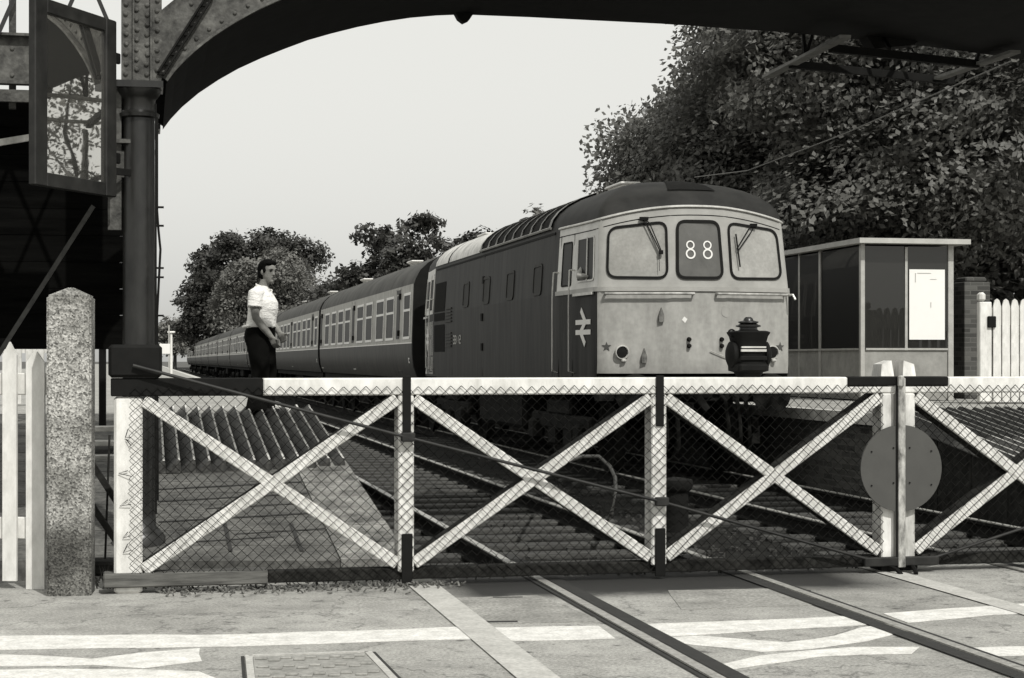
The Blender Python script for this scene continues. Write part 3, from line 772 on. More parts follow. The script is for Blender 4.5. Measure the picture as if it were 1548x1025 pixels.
# frame cantilevered from the far side, right
LV = lambda px, py, D: (lambda q: (q.dot(BR_), q.dot(BF), q.z))(at(px, py, D) - BO)
zf = 4.44
def fr(p, q, w=.06, h=.075): mb.bar(LV(*p), LV(*q), w, h, (0, 0, 1))
DZ = lambda py: (zf - EYE) * F / (HY - py)
for (x0, y0), (x1, y1) in (((1195, 97), (1440, 122)), ((1255, 73), (1478, 97))): mb = MB(); fr((x0, y0, DZ(y0)), (x1, y1, DZ(y1))); mb.build('frame_beam', IRON_DK, bridge)
for (x0, y0), (x1, y1) in (((1160, 116), (1278, 55)), ((1408, 122), (1535, 78))): mb = MB(); fr((x0, y0, DZ(y0)), (x1, y1, DZ(y1)), .11, .03); mb.build('frame_plank', mat('plank_underside', .14, .8, .2, 6, v2=.22), bridge)
for (x0, y0), (x1, y1) in (((1213, 40), (1218, 88)), ((1232, 40), (1217, 88)), ((1487, 60), (1470, 106)), ((1330, 48), (1345, 74))): mb = MB(); fr((x0, y0, 17.6), (x1, y1, DZ(y1)), .03, .03); mb.build('hanger', IRON_DK, bridge)
for px in (700, 1008):
    mb = MB(); x, z = bl(px, 30); mb.prism([(x - .12, z + .1), (x + .12, z + .1), (x + .04, z - .02), (x - .01, z - .045), (x - .06, z - .01)], DEPTH - .1, DEPTH); mb.build('gusset', IRON_DK, bridge)
mb = MB(); x, z = bl(1325, 70); mb.prism([(x - .25, z + .15), (x + .5, z + .15), (x + .3, z - .01), (x - .1, z - .06)], DEPTH - .2, DEPTH)
mb.build('gusset', IRON_DK, bridge)

# casement window that stands open beside the column
wl0, wr0 = Vector((-3.334, 12.4, 2.68)), Vector((-2.985, 13.38, 2.68))
wdir = wr0 - wl0; WW = wdir.length; WH = 1.32
win = thing('casement_window', 'open dark framed casement window hung high beside the iron column', 'window', wl0, math.atan2(wdir.y, wdir.x))
mb = MB(); s_ = .15
mb.box((s_ / 2, 0, WH / 2), (s_, .06, WH), bev=.008); mb.box((WW - .07, 0, WH / 2), (.14, .06, WH), bev=.008)
mb.box((WW / 2, 0, .05), (WW - .3, .055, .10), bev=.006); mb.box((WW / 2, 0, WH - .05), (WW - .3, .055, .10), bev=.006)
mb.build('frame', mat('dark_window_frame', .012, .5, .3, 6, v2=.026, spec=.3), win)
mb = MB(); mb.box((WW / 2, .0, WH / 2), (WW - .26, .008, WH - .16)); mb.build('pane', MIRROR, win)
mb = MB()
for z in (.3, 1.05): mb.box((WW + .03, .0, z), (.1, .03, .08), bev=.006)
mb.bar((WW, 0, .2), (WW + .35, -.1, .2), .03, .05); mb.build('hinge', BLACK, win)

# ------------------------------------------------------------------ locomotive
LL = 13.9
D0 = 22.2
loco = thing('diesel_locomotive', 'dark diesel locomotive with pale cab front showing 88', 'locomotive', tr(6.83, D0, 0), TH)
half = [(0, -.23), (.2, -.228), (.36, -.215), (.48, -.185), (.8, -.105), (1.10, -.03), (1.17, -.008), (1.215, .015), (1.24, .05), (1.252, .10), (1.268, .4), (1.30, .9), (1.34, 1.4), (1.36, 1.75), (1.365, 2.2)]
halfo = half + [(1.365, 2.2 + (LL - 4.4) * i / 12) for i in range(1, 12)] + [(x, LL - y) for x, y in reversed(half)]
acc = [0]
for a, c in zip(halfo, halfo[1:]): acc.append(acc[-1] + math.hypot(c[0] - a[0], c[1] - a[1]))
HALF_LEN = acc[-1]
def plan(u):
    s = -1 if u < 0 else 1; u = min(abs(u), HALF_LEN)
    for i in range(len(acc) - 1):
        if acc[i + 1] >= u - 1e-9:
            f = (u - acc[i]) / (acc[i + 1] - acc[i]); a, c = halfo[i], halfo[i + 1]
            return s * (a[0] + (c[0] - a[0]) * f), a[1] + (c[1] - a[1]) * f
def u_of_y(y):                     # arclength on the side for a given y
    lo, hi = acc[9], HALF_LEN - acc[9]
    for _ in range(40):
        m = (lo + hi) / 2
        if plan(m)[1] < y: lo = m
        else: hi = m
    return lo
UC = acc[8]                        # corner
ZW = 2.34
def gut(u):
    x, y = plan(u); fy = min(y, LL - y)
    k = max(0, 1 - abs(x / 1.26) ** 2.2) if fy < .3 else 0
    return 3.20 + .17 * k
def surf(u, z, off=0.0):
    x, y = plan(u); fy = min(y, LL - y); sg = 1 if y < LL / 2 else -1
    t = max(0, (z - ZW) / .9)
    w = max(0, min(1, (1.6 - fy) / 1.3))
    x2 = x * (1 - .042 * t); y2 = y + sg * .13 * t * w
    if z < 1.42 and fy < .4:       # turned-under skirt of the nose
        y2 += sg * .5 * (1.42 - z) ** 1.5 * w
    p = Vector((x2, y2, z))
    if off:
        a, c = plan(u - .01), plan(u + .01)
        n = Vector((c[1] - a[1], -(c[0] - a[0]), 0)); n.normalize()
        if n.dot(Vector((x, y - LL / 2, 0))) < 0: n = -n
        p += n * off
    return p
def roofp(u, t, off=0.0):
    g = gut(u); p = surf(u, g); ZT = 3.80
    s = Vector((0, max(1.5, min(LL - 1.5, p.y)), ZT)); a = t * PI / 2
    q = Vector((p.x + (s.x - p.x) * (1 - math.cos(a)), p.y + (s.y - p.y) * (1 - math.cos(a)), g + (ZT - g) * math.sin(a)))
    if off:
        c = Vector((0, max(1.5, min(LL - 1.5, p.y)), 2.6)); d = q - c; d.normalize(); q = q + d * off
    return q
def uspan(u0, u1):
    base = sorted(set([0.0] + [s * a for a in acc for s in (-1, 1)]))
    r = [u0] + [a for a in base if u0 + 1e-4 < a < u1 - 1e-4] + [u1]; return r
def shell(u0, u1, z0, z1, name, m, nz=6, off=0.0, par=loco):
    mb = MB(); us = uspan(u0, u1); rows = []
    for k in range(nz + 1):
        rows.append([surf(u, (z0 + ((gut(u) if z1 == 'g' else z1) - z0) * k / nz), off) for u in us])
    mb.grid(rows); return mb.build(name, m, par, True)
UE = u_of_y(1.76); UR = u_of_y(LL - 1.76)
UC2 = HALF_LEN - UC
for s in (-1, 1):
    a, c = (UC, UC2) if s > 0 else (-UC2, -UC)
    shell(a, c, 1.16, ZW, 'side_panel', LOCO_SIDE)
    a, c = (UE, UR) if s > 0 else (-UR, -UE)
    shell(a, c, ZW, 'g', 'upper_side', LOCO_SIDE)
shell(-UC, UC, 1.30, ZW, 'nose_panel', LOCO_NOSE, 10)
shell(-UC, UC, ZW, 'g', 'cab_front', LOCO_CAB, 8)
for a_, c_ in ((-UE, -UC), (UC, UE)): shell(a_, c_, ZW, 'g', 'cab_side', CAB_SIDE, 8)
mb = MB()                           # rear end
for (z0, z1) in ((1.2, 'g'),):
    us = [u for u in uspan(UR, HALF_LEN)] ; usn = [-u for u in reversed(us)]
    for q in (us, usn): mb.grid([[surf(u, z0 + (gut(u) - z0) * k / 6) for u in q] for k in range(7)])
mb.build('rear_cab', CAB_SIDE, loco, True)
# roof dome
mb = MB(); us = uspan(-HALF_LEN, HALF_LEN)
mb.grid([[roofp(u, t / 8) for u in us] for t in range(9)]); mb.build('roof', LOCO_ROOF, loco, True)
# gutter strip round the cab
mb = MB(); us = [-UE + (2 * UE) * i / 60 for i in range(61)]
mb.tube([surf(u, gut(u) + .0, .012) for u in us], .017, 6); mb.build('gutter', METAL_LT, loco, True)
mb = MB(); mb.tube([surf(u, gut(u) - .11 , .002) for u in us], .006, 4); mb.build('cab_seam', RUBBER, loco)
mb = MB(); mb.grid([[surf(u, ZW - .03, .008) for u in us], [surf(u, ZW - .028, .02) for u in us], [surf(u, ZW + .028, .02) for u in us], [surf(u, ZW + .03, .004) for u in us]]); mb.build('waist_band', LOCO_CAB, loco, True)
us = [-HALF_LEN + (2 * HALF_LEN) * i / 120 for i in range(121)]
# headcode box hatch on the roof front
mb = MB(); mb.grid([[roofp(u, t, .012) for u in (-.38, -.19, 0, .19, .38)] for t in (.34, .5, .65, .8, .93)]); mb.build('roof_hatch', GRILLE, loco, True)

def rquad(c, r, seg=5):
    """rounded polygon through corners c (u,z)"""
    out = []; n = len(c)
    for i in range(n):
        p = Vector(c[i]); a = Vector(c[i - 1]); d = Vector(c[(i + 1) % n])
        va = (a - p).normalized(); vd = (d - p).normalized()
        for k in range(seg + 1):
            t = k / seg; q0 = p + va * r; q1 = p + vd * r
            out.append(tuple(q0 * (1 - t) ** 2 + p * 2 * t * (1 - t) + q1 * t * t))
    return out
def rrect(u0, u1, z0, z1, r=.05): return rquad([(u0, z0), (u1, z0), (u1, z1), (u0, z1)], r)
def decal(mb, poly, off, th=.01, S=surf):
    m = len(poly); vs = [S(u, z, off) for u, z in poly] + [S(u, z, off - th) for u, z in poly]
    fs = [tuple(range(m))] + [(i, m + i, m + (i + 1) % m, (i + 1) % m) for i in range(m)]
    return mb.add(vs, fs)
def gasket(mb, poly, wd, off, th=.02, S=surf):
    cu = sum(p[0] for p in poly) / len(poly); cz = sum(p[1] for p in poly) / len(poly)
    m = len(poly); inn = []
    for i in range(m):
        a, c = poly[i - 1], poly[(i + 1) % m]; tx, tz = c[0] - a[0], c[1] - a[1]; Ln = math.hypot(tx, tz) or 1
        nx_, nz_ = -tz / Ln, tx / Ln
        if nx_ * (cu - poly[i][0]) + nz_ * (cz - poly[i][1]) < 0: nx_, nz_ = -nx_, -nz_
        inn.append((poly[i][0] + nx_ * wd, poly[i][1] + nz_ * wd))
    vs = [S(u, z, off - th) for u, z in poly] + [S(u, z, off) for u, z in poly] + [S(u, z, off) for u, z in inn] + [S(u, z, off - th) for u, z in inn]
    fs = []
    for r in range(3):
        for i in range(m): fs.append((r * m + i, r * m + (i + 1) % m, (r + 1) * m + (i + 1) % m, (r + 1) * m + i))
    return mb.add(vs, fs)
def bars(mb, lines, wd, off, th=.01, S=surf):
    for (u0, z0), (u1, z1) in lines:
        tx, tz = u1 - u0, z1 - z0; Ln = math.hypot(tx, tz); nx_, nz_ = -tz / Ln * wd / 2, tx / Ln * wd / 2
        decal(mb, [(u0 + nx_, z0 + nz_), (u1 + nx_, z1 + nz_), (u1 - nx_, z1 - nz_), (u0 - nx_, z0 - nz_)], off, th, S)
# windscreens
wp = {-1: rquad([(-1.175, 2.47), (-.40, 2.46), (-.40, 3.19), (-1.165, 3.11)], .14, 6),
      1: rquad([(.40, 2.46), (1.175, 2.47), (1.165, 3.11), (.40, 3.19)], .14, 6)}
for s in (-1, 1):
    mb = MB(); gasket(mb, wp[s], .031, .016); gk = mb.build('windscreen', RUBBER, loco)
    mb = MB(); decal(mb, wp[s], .003, .004); mb.build('pane', CAB_GLASS, gk)
cp = rquad([(-.31, 2.46), (.31, 2.46), (.29, 3.20), (-.29, 3.20)], .13, 6)
mb = MB(); gasket(mb, cp, .035, .022, .04); gk = mb.build('headcode_window', RUBBER, loco)
mb = MB(); decal(mb, cp, .013, .01); mb.build('pane', HEADCODE, gk)
mb = MB()
for cu in (-.115, .11):
    for cz, rr in ((2.885, .055), (2.775, .064)):
        N = 20
        for i in range(N):
            a0, a1 = 2 * PI * i / N, 2 * PI * (i + 1) / N
            P = [(cu + rr * math.cos(a) * k, cz + rr * math.sin(a)) if 0 else (cu + (rr * k) * math.cos(a), cz + (rr * k) * math.sin(a)) for a, k in ((a0, 1), (a1, 1), (a1, .7), (a0, .7))]
            decal(mb, P, .0165 + (.0006 if rr < .06 else 0), .0035)
mb.build('headcode_digit', WHITE_CLEAN, gk)
# wipers
mb = MB()
mb.tube([surf(-.72, 3.2, .03), surf(-.66, 3.13, .05), surf(-.50, 2.80, .05)], .008, 6); mb.tube([surf(-.67, 3.2, .03), surf(-.62, 3.13, .05), surf(-.48, 2.79, .05)], .008, 6)
mb.box(surf(-.70, 3.21, .03), (.1, .06, .04)); mb.box(surf(-.49, 2.79, .05), (.05, .03, .05)); mb.tube([surf(-.515, 2.8, .045), surf(-.515, 2.56, .045)], .004, 4)
mb.build('wiper', BLACK, loco); mb = MB()
mb.tube([surf(.76, 3.16, .03), surf(.70, 3.1, .05), surf(.5, 2.85, .05)], .008, 6); mb.tube([surf(.80, 3.14, .03), surf(.73, 3.06, .05), surf(.52, 2.83, .05)], .008, 6)
mb.box(surf(.79, 3.15, .03), (.08, .06, .04)); mb.tube([surf(.50, 3.03, .045), surf(.53, 2.62, .045)], .011, 5)
mb.build('wiper', BLACK, loco)
# front handrails
for s in (-1, 1):
    a, c = (.20, 1.18) if s > 0 else (-1.18, -.10)
    mb = MB(); mb.tube([surf(a, ZW - .06, .0), surf(a, ZW - .06, .06)] + [surf(a + (c - a) * i / 8, ZW - .06, .065) for i in range(9)] + [surf(c, ZW - .06, .0)], .016, 8); mb.build('handrail', mat('worn_handrail', .26, .5, .3, 9, v2=.5), loco, True)
# nose fittings
for u, z in ((-.50, 2.03), (-.71, 1.53)):
    mb = MB(); mb.prism([(-.03, -.1), (.03, -.1), (.035, -.02), (.0, .08), (-.035, -.02)], -.04, 0); q = surf(u, z, .0); k = len(mb.v)
    mb.v[k - 10:] = [(p[0] + q.x, p[1] + q.y, p[2] + q.z) for p in mb.v[k - 10:]]
    mb.build('lamp_iron', mat('grimy_steel', .07, .5, .4, 12, v2=.2), loco)
mb = MB()
for u in (-.15, .27):
    for z in (1.72, 1.64): mb.lathe([(.03, -.02), (.028, .0), (.02, .03)], n=10, M=Matrix.Translation(surf(u, z, .02)) @ Matrix.Rotation(R(90), 4, 'X'))
mb.build('jumper_clip', UNDER, loco, True)
for u in (-.98, 1.0):
    q = surf(u, 1.56, .0)
    mb = MB(); M = Matrix.Translation(q) @ Matrix.Rotation(R(90), 4, 'X')
    mb.lathe([(.088, 0), (.09, .03), (.084, .045), (.076, .046), (.074, .02), (.0, .018)], n=20, M=M); mb.box(q + Vector((.02, -.03, -.10)), (.06, .05, .04), bev=.01); ml = mb.build('marker_light', METAL_LT, loco, True)
    mb = MB(); mb.lathe([(.070, .02), (.062, .034), (.0, .04)], n=16, M=M); mb.build('lens', RUBBER, ml, True)
mb = MB()
for u in (-1.165, 1.125):
    P = []
    for i in range(10):
        a = PI / 2 + i * PI / 5; r = .062 if i % 2 == 0 else .026; P.append((u + r * math.cos(a), 1.63 + r * math.sin(a)))
    decal(mb, P, .007, .004)
mb.build('painted_star', mat('star_paint', .06, .6, .1, 5), loco)
# warning flash, paint chips
mb = MB(); decal(mb, [(-.21, 2.0), (-.17, 1.97), (-.2, 1.92), (-.24, 1.96)], .005, .003); mb.build('paint_chip', WHITE_CLEAN, loco); mb = MB(); decal(mb, rquad([(.27, 2.02), (.36, 1.98), (.35, 2.12), (.28, 2.14)], .03, 3), .004, .003); mb.build('pale_patch', LOCO_CAB, loco)
# air hose curve on the nose
mb = MB(); mb.tube([surf(.12 + .4 * i / 10, 1.58 - .11 * math.sin(i / 10 * PI / 2), .02) for i in range(11)], .006, 5); mb.build('cable', METAL_LT, loco)

# side features; the left side (towards the open track) shows, the right is mirrored without logos
GREEN = CO_FRAME
def sidef(s):
    U = lambda y: s * u_of_y(y)
    def rr(y0, y1, z0, z1, r=.05): return rrect(min(U(y0), U(y1)), max(U(y0), U(y1)), z0, z1, r)
    for end in (0, 1):
        Y = (lambda y: y) if end == 0 else (lambda y: LL - y)
        P = rr(Y(.16), Y(.88), 2.45, 3.02, .06)
        mb = MB(); gasket(mb, P, .022, .012); g = mb.build('cab_window', CO_FRAME if end else CAB_SIDE, loco)
        mb = MB(); decal(mb, P, .004, .004); mb.build('pane', DARKGLASS, g)
        mb = MB(); bars(mb, [((U(Y(.44)), 2.46), (U(Y(.44)), 3.01))], .03, .02); mb.build('divider', METAL_LT, g)
        P = rr(Y(1.12), Y(1.55), 2.42, 3.0, .05)
        if end:
            mb = MB(); bars(mb, [((U(Y(.1)), 2.36), (U(Y(.1)), 3.06)), ((U(Y(1.0)), 2.36), (U(Y(1.0)), 3.06)), ((U(Y(1.66)), 2.36), (U(Y(1.66)), 3.06))], .05, .01); mb.build('window_surround', CAB_SIDE, loco)
        mb = MB(); gasket(mb, P, .02, .01); g = mb.build('door_window', RUBBER, loco)
        mb = MB(); decal(mb, P, .004, .004); mb.build('pane', DARKGLASS, g)
        mb = MB()
        for y in (1.05, 1.66): bars(mb, [((U(Y(y)), 1.25), (U(Y(y)), 3.1))], .012, .006, .004)
        bars(mb, [((U(Y(1.05)), 1.25), (U(Y(1.66)), 1.25))], .012, .006, .004); mb.build('door_seam', RUBBER, loco)
        for y in (1.0, 1.72):
            mb = MB(); mb.tube([surf(U(Y(y)), 2.62, 0), surf(U(Y(y)), 2.62, .06)] + [surf(U(Y(y)), 2.62 - 1.3 * i / 6, .07) for i in range(7)] + [surf(U(Y(y)), 1.3, 0)], .010, 7); mb.build('grab_rail', METAL_LT, loco, True)
        mb = MB(); bars(mb, [((U(Y(.15)), 2.295), (U(Y(.95)), 2.295))], .035, .04, .03); mb.build('sill', METAL_LT, loco)
    # four round-cornered body windows
    for y in (2.95, 4.85, 6.75, 8.6):
        P = rr(y - .28, y + .28, 2.36, 2.80, .1)
        mb = MB(); gasket(mb, P, .04, .014); g = mb.build('body_window', mat('blue_frame', .035, .6, .2, 8, spec=.1), loco)
        mb = MB(); decal(mb, P, .004, .004); mb.build('pane', mat('painted_pane', .03, .6, .2, 4, spec=.1), g)
    # large grilles, louvres
    for z0, z1 in ((2.36, 2.90), (2.19, 2.335), (1.62, 2.12)):
        mb = MB(); P = rr(10.75, 11.95, z0, z1, .03); decal(mb, P, .006, .004); g = mb.build('side_grille', GRILLE, loco)
    mb = MB()
    for zb in (1.72, 2.16):
        for k in range(5): bars(mb, [((U(9.98), zb + k * .058), (U(10.6), zb + k * .058))], .026, .022, .02)
    mb.build('louvre', mat('louvre_blue', .045, .6, .3, 9, spec=.1), loco)
    mb = MB()
    for y in (2.0, 7.05, 9.95, 11.98): bars(mb, [((U(y), 1.2), (U(y), 3.18))], .012, .004, .003)
    bars(mb, [((U(2.0), 3.16), (U(11.9), 3.16))], .03, .012, .012)
    for z in (1.62, 2.1, 2.7): decal(mb, rr(7.0, 7.12, z, z + .12, .01), .02, .02)
    mb.build('panel_seam', RUBBER, loco)
    # roof grilles with ribs, pale roof panels
    mb = MB(); ua, ub = sorted((U(2.25), U(7.45))); n = 20
    mb.grid([[roofp(ua + (ub - ua) * i / n, t, .008) for i in range(n + 1)] for t in (.06, .18, .3, .42, .54, .64)]); mb.build('roof_grille', GRILLE, loco, True)
    mb = MB()
    for k in range(9):
        y = 2.3 + k * .64; w_ = .03 if k else .07
        mb.grid([[roofp(U(y - w_), t, .03) for t in (.04, .16, .28, .4, .52, .66)], [roofp(U(y + w_), t, .03) for t in (.04, .16, .28, .4, .52, .66)]])
        mb.grid([[roofp(U(y + w_), t, .03) for t in (.04, .16, .28, .4, .52, .66)], [roofp(U(y + w_), t, .002) for t in (.04, .16, .28, .4, .52, .66)]])
    for t in (.04, .66): mb.tube([roofp(ua + (ub - ua) * i / n, t, .02) for i in range(n + 1)], .02, 5)
    mb.build('grille_rib', mat('rib_grey', .10, .5, .3, 6, v2=.24), loco)
    mb = MB()
    for y0, y1 in ((7.55, 10.55), (10.7, 12.1)):
        a, c = sorted((U(y0), U(y1)))
        mb.grid([[roofp(a + (c - a) * i / 8, t, .008) for i in range(9)] for t in (.03, .12, .22, .34, .46, .56)])
    mb.build('pale_roof_panel', ROOF_LIGHT, loco, True)
    # number, double arrow emblem
    for end in (0, 1):
        mb = MB(); Y0 = .28 if end == 0 else LL - .98
        q = lambda a, z: (s * u_of_y(Y0 + (1 - a if s < 0 else a) * .62 + .0), 1.66 + z * .44)
        def ln(p, w, o): bars(mb, [(q(*p[0]), q(*p[1]))], w, o, .006)
        ln(((.0, .645), (1.0, .645)), .062, .010); ln(((.0, .355), (1.0, .355)), .062, .010)
        ln(((.36, 1.0), (.66, .645)), .075, .0112); ln(((.66, .645), (.34, .355)), .075, .0118); ln(((.34, .355), (.64, .0)), .075, .0112)
        mb.build('double_arrow', WHITE_CLEAN, loco)
sidef(-1); sidef(1)
# number 33112 on the visible side, in strokes
SEG = {'3': [((0, 1), (1, 1)), ((1, 1), (1, 0)), ((0, .5), (1, .5)), ((0, 0), (1, 0))], '1': [((.5, 1), (.5, 0))],
       '2': [((0, 1), (1, 1)), ((1, 1), (1, .5)), ((1, .5), (0, .5)), ((0, .5), (0, 0)), ((0, 0), (1, 0))]}
mb = MB()
for i, ch in enumerate('33112'):
    y = 9.78 - i * .155
    for (a0, b0), (a1, b1) in SEG[ch]:
        bars(mb, [((-u_of_y(y - a0 * .105), 1.76 + b0 * .13), (-u_of_y(y - a1 * .105 - .0005), 1.76 + b1 * .13))], .026, .008 + .0004 * (b0 == b1), .004)
mb.build('running_number', mat('number_grey', .4, .6, .1, 8), loco)
# roof seams and exhaust
mb = MB(); mb.box((0, 8.3, 3.83), (.9, .5, .08), bev=.02); mb.box((.2, 5, 3.82), (.8, 4.2, .05), bev=.02)
for k in range(14): mb.box((-.55, 2.6 + k * .7, 3.735), (.1, .12, .05), bev=.01)
mb.build('exhaust', LOCO_ROOF, loco)
# bufferbeam, buffers, hoses, underframe, bogies
mb = MB(); mb.box((0, .16, 1.12), (2.46, .18, .36), bev=.02); mb.build('buffer_beam', UNDER, loco); mb = MB(); mb.box((0, LL - .16, 1.12), (2.46, .18, .36), bev=.02); mb.build('buffer_beam', UNDER, loco); mb = MB(); mb.box((0, LL / 2, 1.10), (2.5, LL - .6, .14)); mb.build('underframe', UNDER, loco)
for y0, s in ((.08, -1), (LL - .08, 1)):
    for x in (-.87, .87):
        mb = MB(); M = Matrix.Translation((x, y0, 1.05)) @ Matrix.Rotation(R(90) * (1 if s < 0 else -1), 4, 'X')
        mb.lathe([(.14, 0), (.13, .18), (.09, .2), (.085, .42), (.24, .43), (.25, .45), (.2, .47), (.0, .475)], n=22, M=M); mb.build('buffer', UNDER, loco, True)
mb = MB()
for x, z in ((-.45, .95), (-.3, .92), (.35, .92), (.5, .95), (.62, .9)):
    mb.tube([(x, .05, z + .1), (x, -.12, z + .05), (x + .03, -.16, z - .25), (x + .06, -.1, z - .5), (x + .05, -.02, z - .6)], .028, 7)
mb.tube([(-.08, .05, 1.1), (-.08, -.25, 1.06), (.06, -.3, .85)], .05, 8); mb.box((0, -.1, 1.07), (.3, .3, .2), bev=.03)
mb.build('brake_hose', UNDER, loco, True)
for yc in (2.6, LL - 2.6):
    mb = MB()
    for x in (-1.08, 1.08):
        mb.box((x, yc, .62), (.12, 3.5, .22), bev=.03); mb.box((x, yc, .82), (.14, 1.4, .2), bev=.03)
        for dy in (-1.37, 1.37): mb.box((x * 1.06, yc + dy, .48), (.18, .36, .3), bev=.04); mb.box((x, yc + dy * .35, .45), (.1, .5, .3), bev=.02)
    bo = mb.build('bogie', UNDER, loco)
    for dy in (-1.37, 1.37):
        mb = MB()
        for x in (-.75, .75):
            mb.lathe([(.5, -.06), (.53, -.06), (.5, .0), (.49, .06), (.40, .06), (.36, .02), (.12, .04), (.0, .05)], n=32, M=Matrix.Translation((x, yc + dy, .49)) @ Matrix.Rotation(R(90 if x > 0 else -90), 4, 'Y'))
        mb.tube([(-.75, yc + dy, .49), (.75, yc + dy, .49)], .08, 10); mb.build('wheelset', UNDER, bo, True)
mb = MB(); mb.box((0, LL / 2, .72), (2.2, 3.6, .6), bev=.06); mb.build('fuel_tank', UNDER, loco)
mb = MB(); mb.tube([surf(1.22, 2.28, .0), surf(1.22, 2.28, .12), surf(1.22, 2.22, .16)], .015, 6); mb.build('mirror_arm', METAL_LT, loco)
# sleeve and elbow of the driver at the open side window
drv = thing('person', 'driver in the cab resting an elbow on the side window ledge', 'person', tr(6.83, D0, 0), TH)
yv = .62; base = Vector((-1.30, yv, 2.47))
mb = MB(); mb.tube([base + Vector((.06, -.12, .045)), base + Vector((-.005, -.06, .05)), base + Vector((-.02, .02, .055)), base + Vector((.0, .1, .085)), base + Vector((.06, .16, .16))], [.03, .038, .042, .045, .04], 12); mb.build('shirt_sleeve', mat('driver_sleeve', .33, .8, .2, 9), drv, True)
mb = MB(); mb.tube([base + Vector((.06, -.2, .04)), base + Vector((.01, -.15, .04)), base + Vector((.0, -.07, .045))], [.02, .024, .028], 10); mb.build('forearm', SKIN, drv, True)

# ------------------------------------------------------------------ coaches
CL = 19.66
def coach():
    t = thing('railway_coach', '', 'coach', (0, 0, 0), TH, 'coaches of the train')
    sec = [(1.30, 1.10), (1.385, 1.35), (1.41, 1.6), (1.41, 1.82)]
    band = [(1.41, 1.82), (1.37, 3.02)]
    roof = [(1.37, 3.02), (1.34, 3.12), (1.25, 3.29), (1.08, 3.45), (.8, 3.6), (.4, 3.7), (0, 3.74)]
    def sx(z):
        p = sec + band[1:] + roof[1:]
        for (x0, z0), (x1, z1) in zip(p, p[1:]):
            if z0 <= z <= z1: return x0 + (x1 - x0) * (z - z0) / (z1 - z0)
        return 1.36
    for nm, prof, m in (('lower_side', sec, CO_BLUE), ('window_band', band, CO_GREY)):
        mb = MB()
        for s in (-1, 1): mb.grid([[(s * x, y, z) for x, z in prof] for y in (.12, CL / 2, CL - .12)])
        mb.build(nm, m, t, True)
    mb = MB(); full = [(-x, z) for x, z in roof[:-1]] + [(x, z) for x, z in reversed(roof)]
    mb.grid([[(x, y, z) for x, z in full] for y in (.0, .12, CL / 2, CL - .12, CL)])
    for k in range(6): mb.box((0, 2 + k * 3.1, 3.75), (.3, .3, .07), bev=.03)
    mb.build('roof', CO_ROOF, t, True)
    mb = MB(); endp = [(-x, z) for x, z in sec + band[1:] + roof[1:-1]] + [(x, z) for x, z in reversed(sec + band[1:] + roof[1:])]
    for y0, y1 in ((.0, .12), (CL - .12, CL)): mb = MB(); mb.prism(endp, y0, y1); mb.build('end_wall', IRON_DK, t)
    for y in (-.18, CL + .18): mb = MB(); mb.box((0, y, 2.2), (.95, .4, 2.1), bev=.05); mb.build('gangway', IRON_DK, t)
    for x in (-.87, .87): mb = MB(); mb.box((x, -.2, 1.05), (.3, .4, .3), bev=.05); mb.build('buffer', UNDER, t)
    Y0 = 37.2
    wins = [(37.55, 38.5), (39.95, 41.2), (41.6, 42.95), (43.65, 44.9), (45.4, 46.75), (48.25, 49.5), (49.9, 51.2), (51.75, 52.95), (53.6, 54.85)]
    C = math.cos(TH)
    S = lambda s: (lambda u, z, off=0: Vector((s * (sx(z) + off), u, z)))
    for s in (-1, 1):
        for a, c in wins:
            y0, y1 = (a - Y0) / C + .05, (c - Y0) / C + .05
            mb = MB(); P = rrect(y0, y1, 1.90, 2.86, .05)
            gasket(mb, P, .055, .012, .015, S(s)); bars(mb, [((y0, 2.50), (y1, 2.50))], .05, .0125, .01, S(s)); w = mb.build('window', CO_FRAME, t)
            mb = MB(); decal(mb, P, .004, .004, S(s)); mb.build('pane', CO_GLASS, w)
        for a in (39.0, 47.3, 55.7):
            y0 = (a - Y0) / C + .05
            mb = MB(); decal(mb, rrect(y0, y0 + .62, 1.22, 2.96, .04), .004, .003, S(s)); d = mb.build('door', CO_BLUE if a == 39.0 else CO_GREY, t)
            mb = MB(); decal(mb, rrect(y0 + .08, y0 + .54, 1.92, 2.84, .06), .010, .007, S(s)); mb.build('pane', DARKGLASS, d)
            mb = MB(); bars(mb, [((y0 - .01, 1.2), (y0 - .01, 2.98)), ((y0 + .63, 1.2), (y0 + .63, 2.98))], .02, .007, .004, S(s))
            decal(mb, rrect(y0 + .02, y0 + .10, 1.98, 2.1, .01), .05, .05, S(s)); decal(mb, rrect(y0 - .06, y0 + .02, 2.75, 2.88, .01), .05, .05, S(s)); mb.build('hinge', RUBBER, d)
        mb = MB(); bars(mb, [((.1, 1.82), (CL - .1, 1.82))], .022, .006, .006, S(s)); mb.build('waist_line', WHITE_CLEAN, t)
    mb = MB(); bars(mb, [((.5, 1.5), (.62, 1.5)), ((.5, 1.42), (.6, 1.42)), ((.62, 1.5), (.6, 1.42))], .03, .006, .004, S(-1)); mb.build('coach_mark', WHITE_CLEAN, t)
    mb = MB(); mb.box((0, CL / 2, 1.02), (2.5, CL - .3, .16)); mb.box((-.9, CL / 2, .75), (.5, 3.0, .45), bev=.04); mb.box((.9, CL / 2 - 1, .75), (.5, 2.0, .45), bev=.04)
    for yc in (2.6, CL - 2.6):
        for x in (-1.0, 1.0):
            mb.box((x, yc, .6), (.14, 3.2, .22), bev=.03)
            for dy in (-1.3, 1.3): mb.box((x, yc + dy, .47), (.2, .36, .3), bev=.03)
        for dy in (-1.3, 1.3):
            for x in (-.75, .75): mb.lathe([(.45, -.06), (.47, -.06), (.45, .06), (.1, .06)], n=20, M=Matrix.Translation((x, yc + dy, .46)) @ Matrix.Rotation(R(90), 4, 'Y'))
    mb.build('underframe', UNDER, t)
    return t
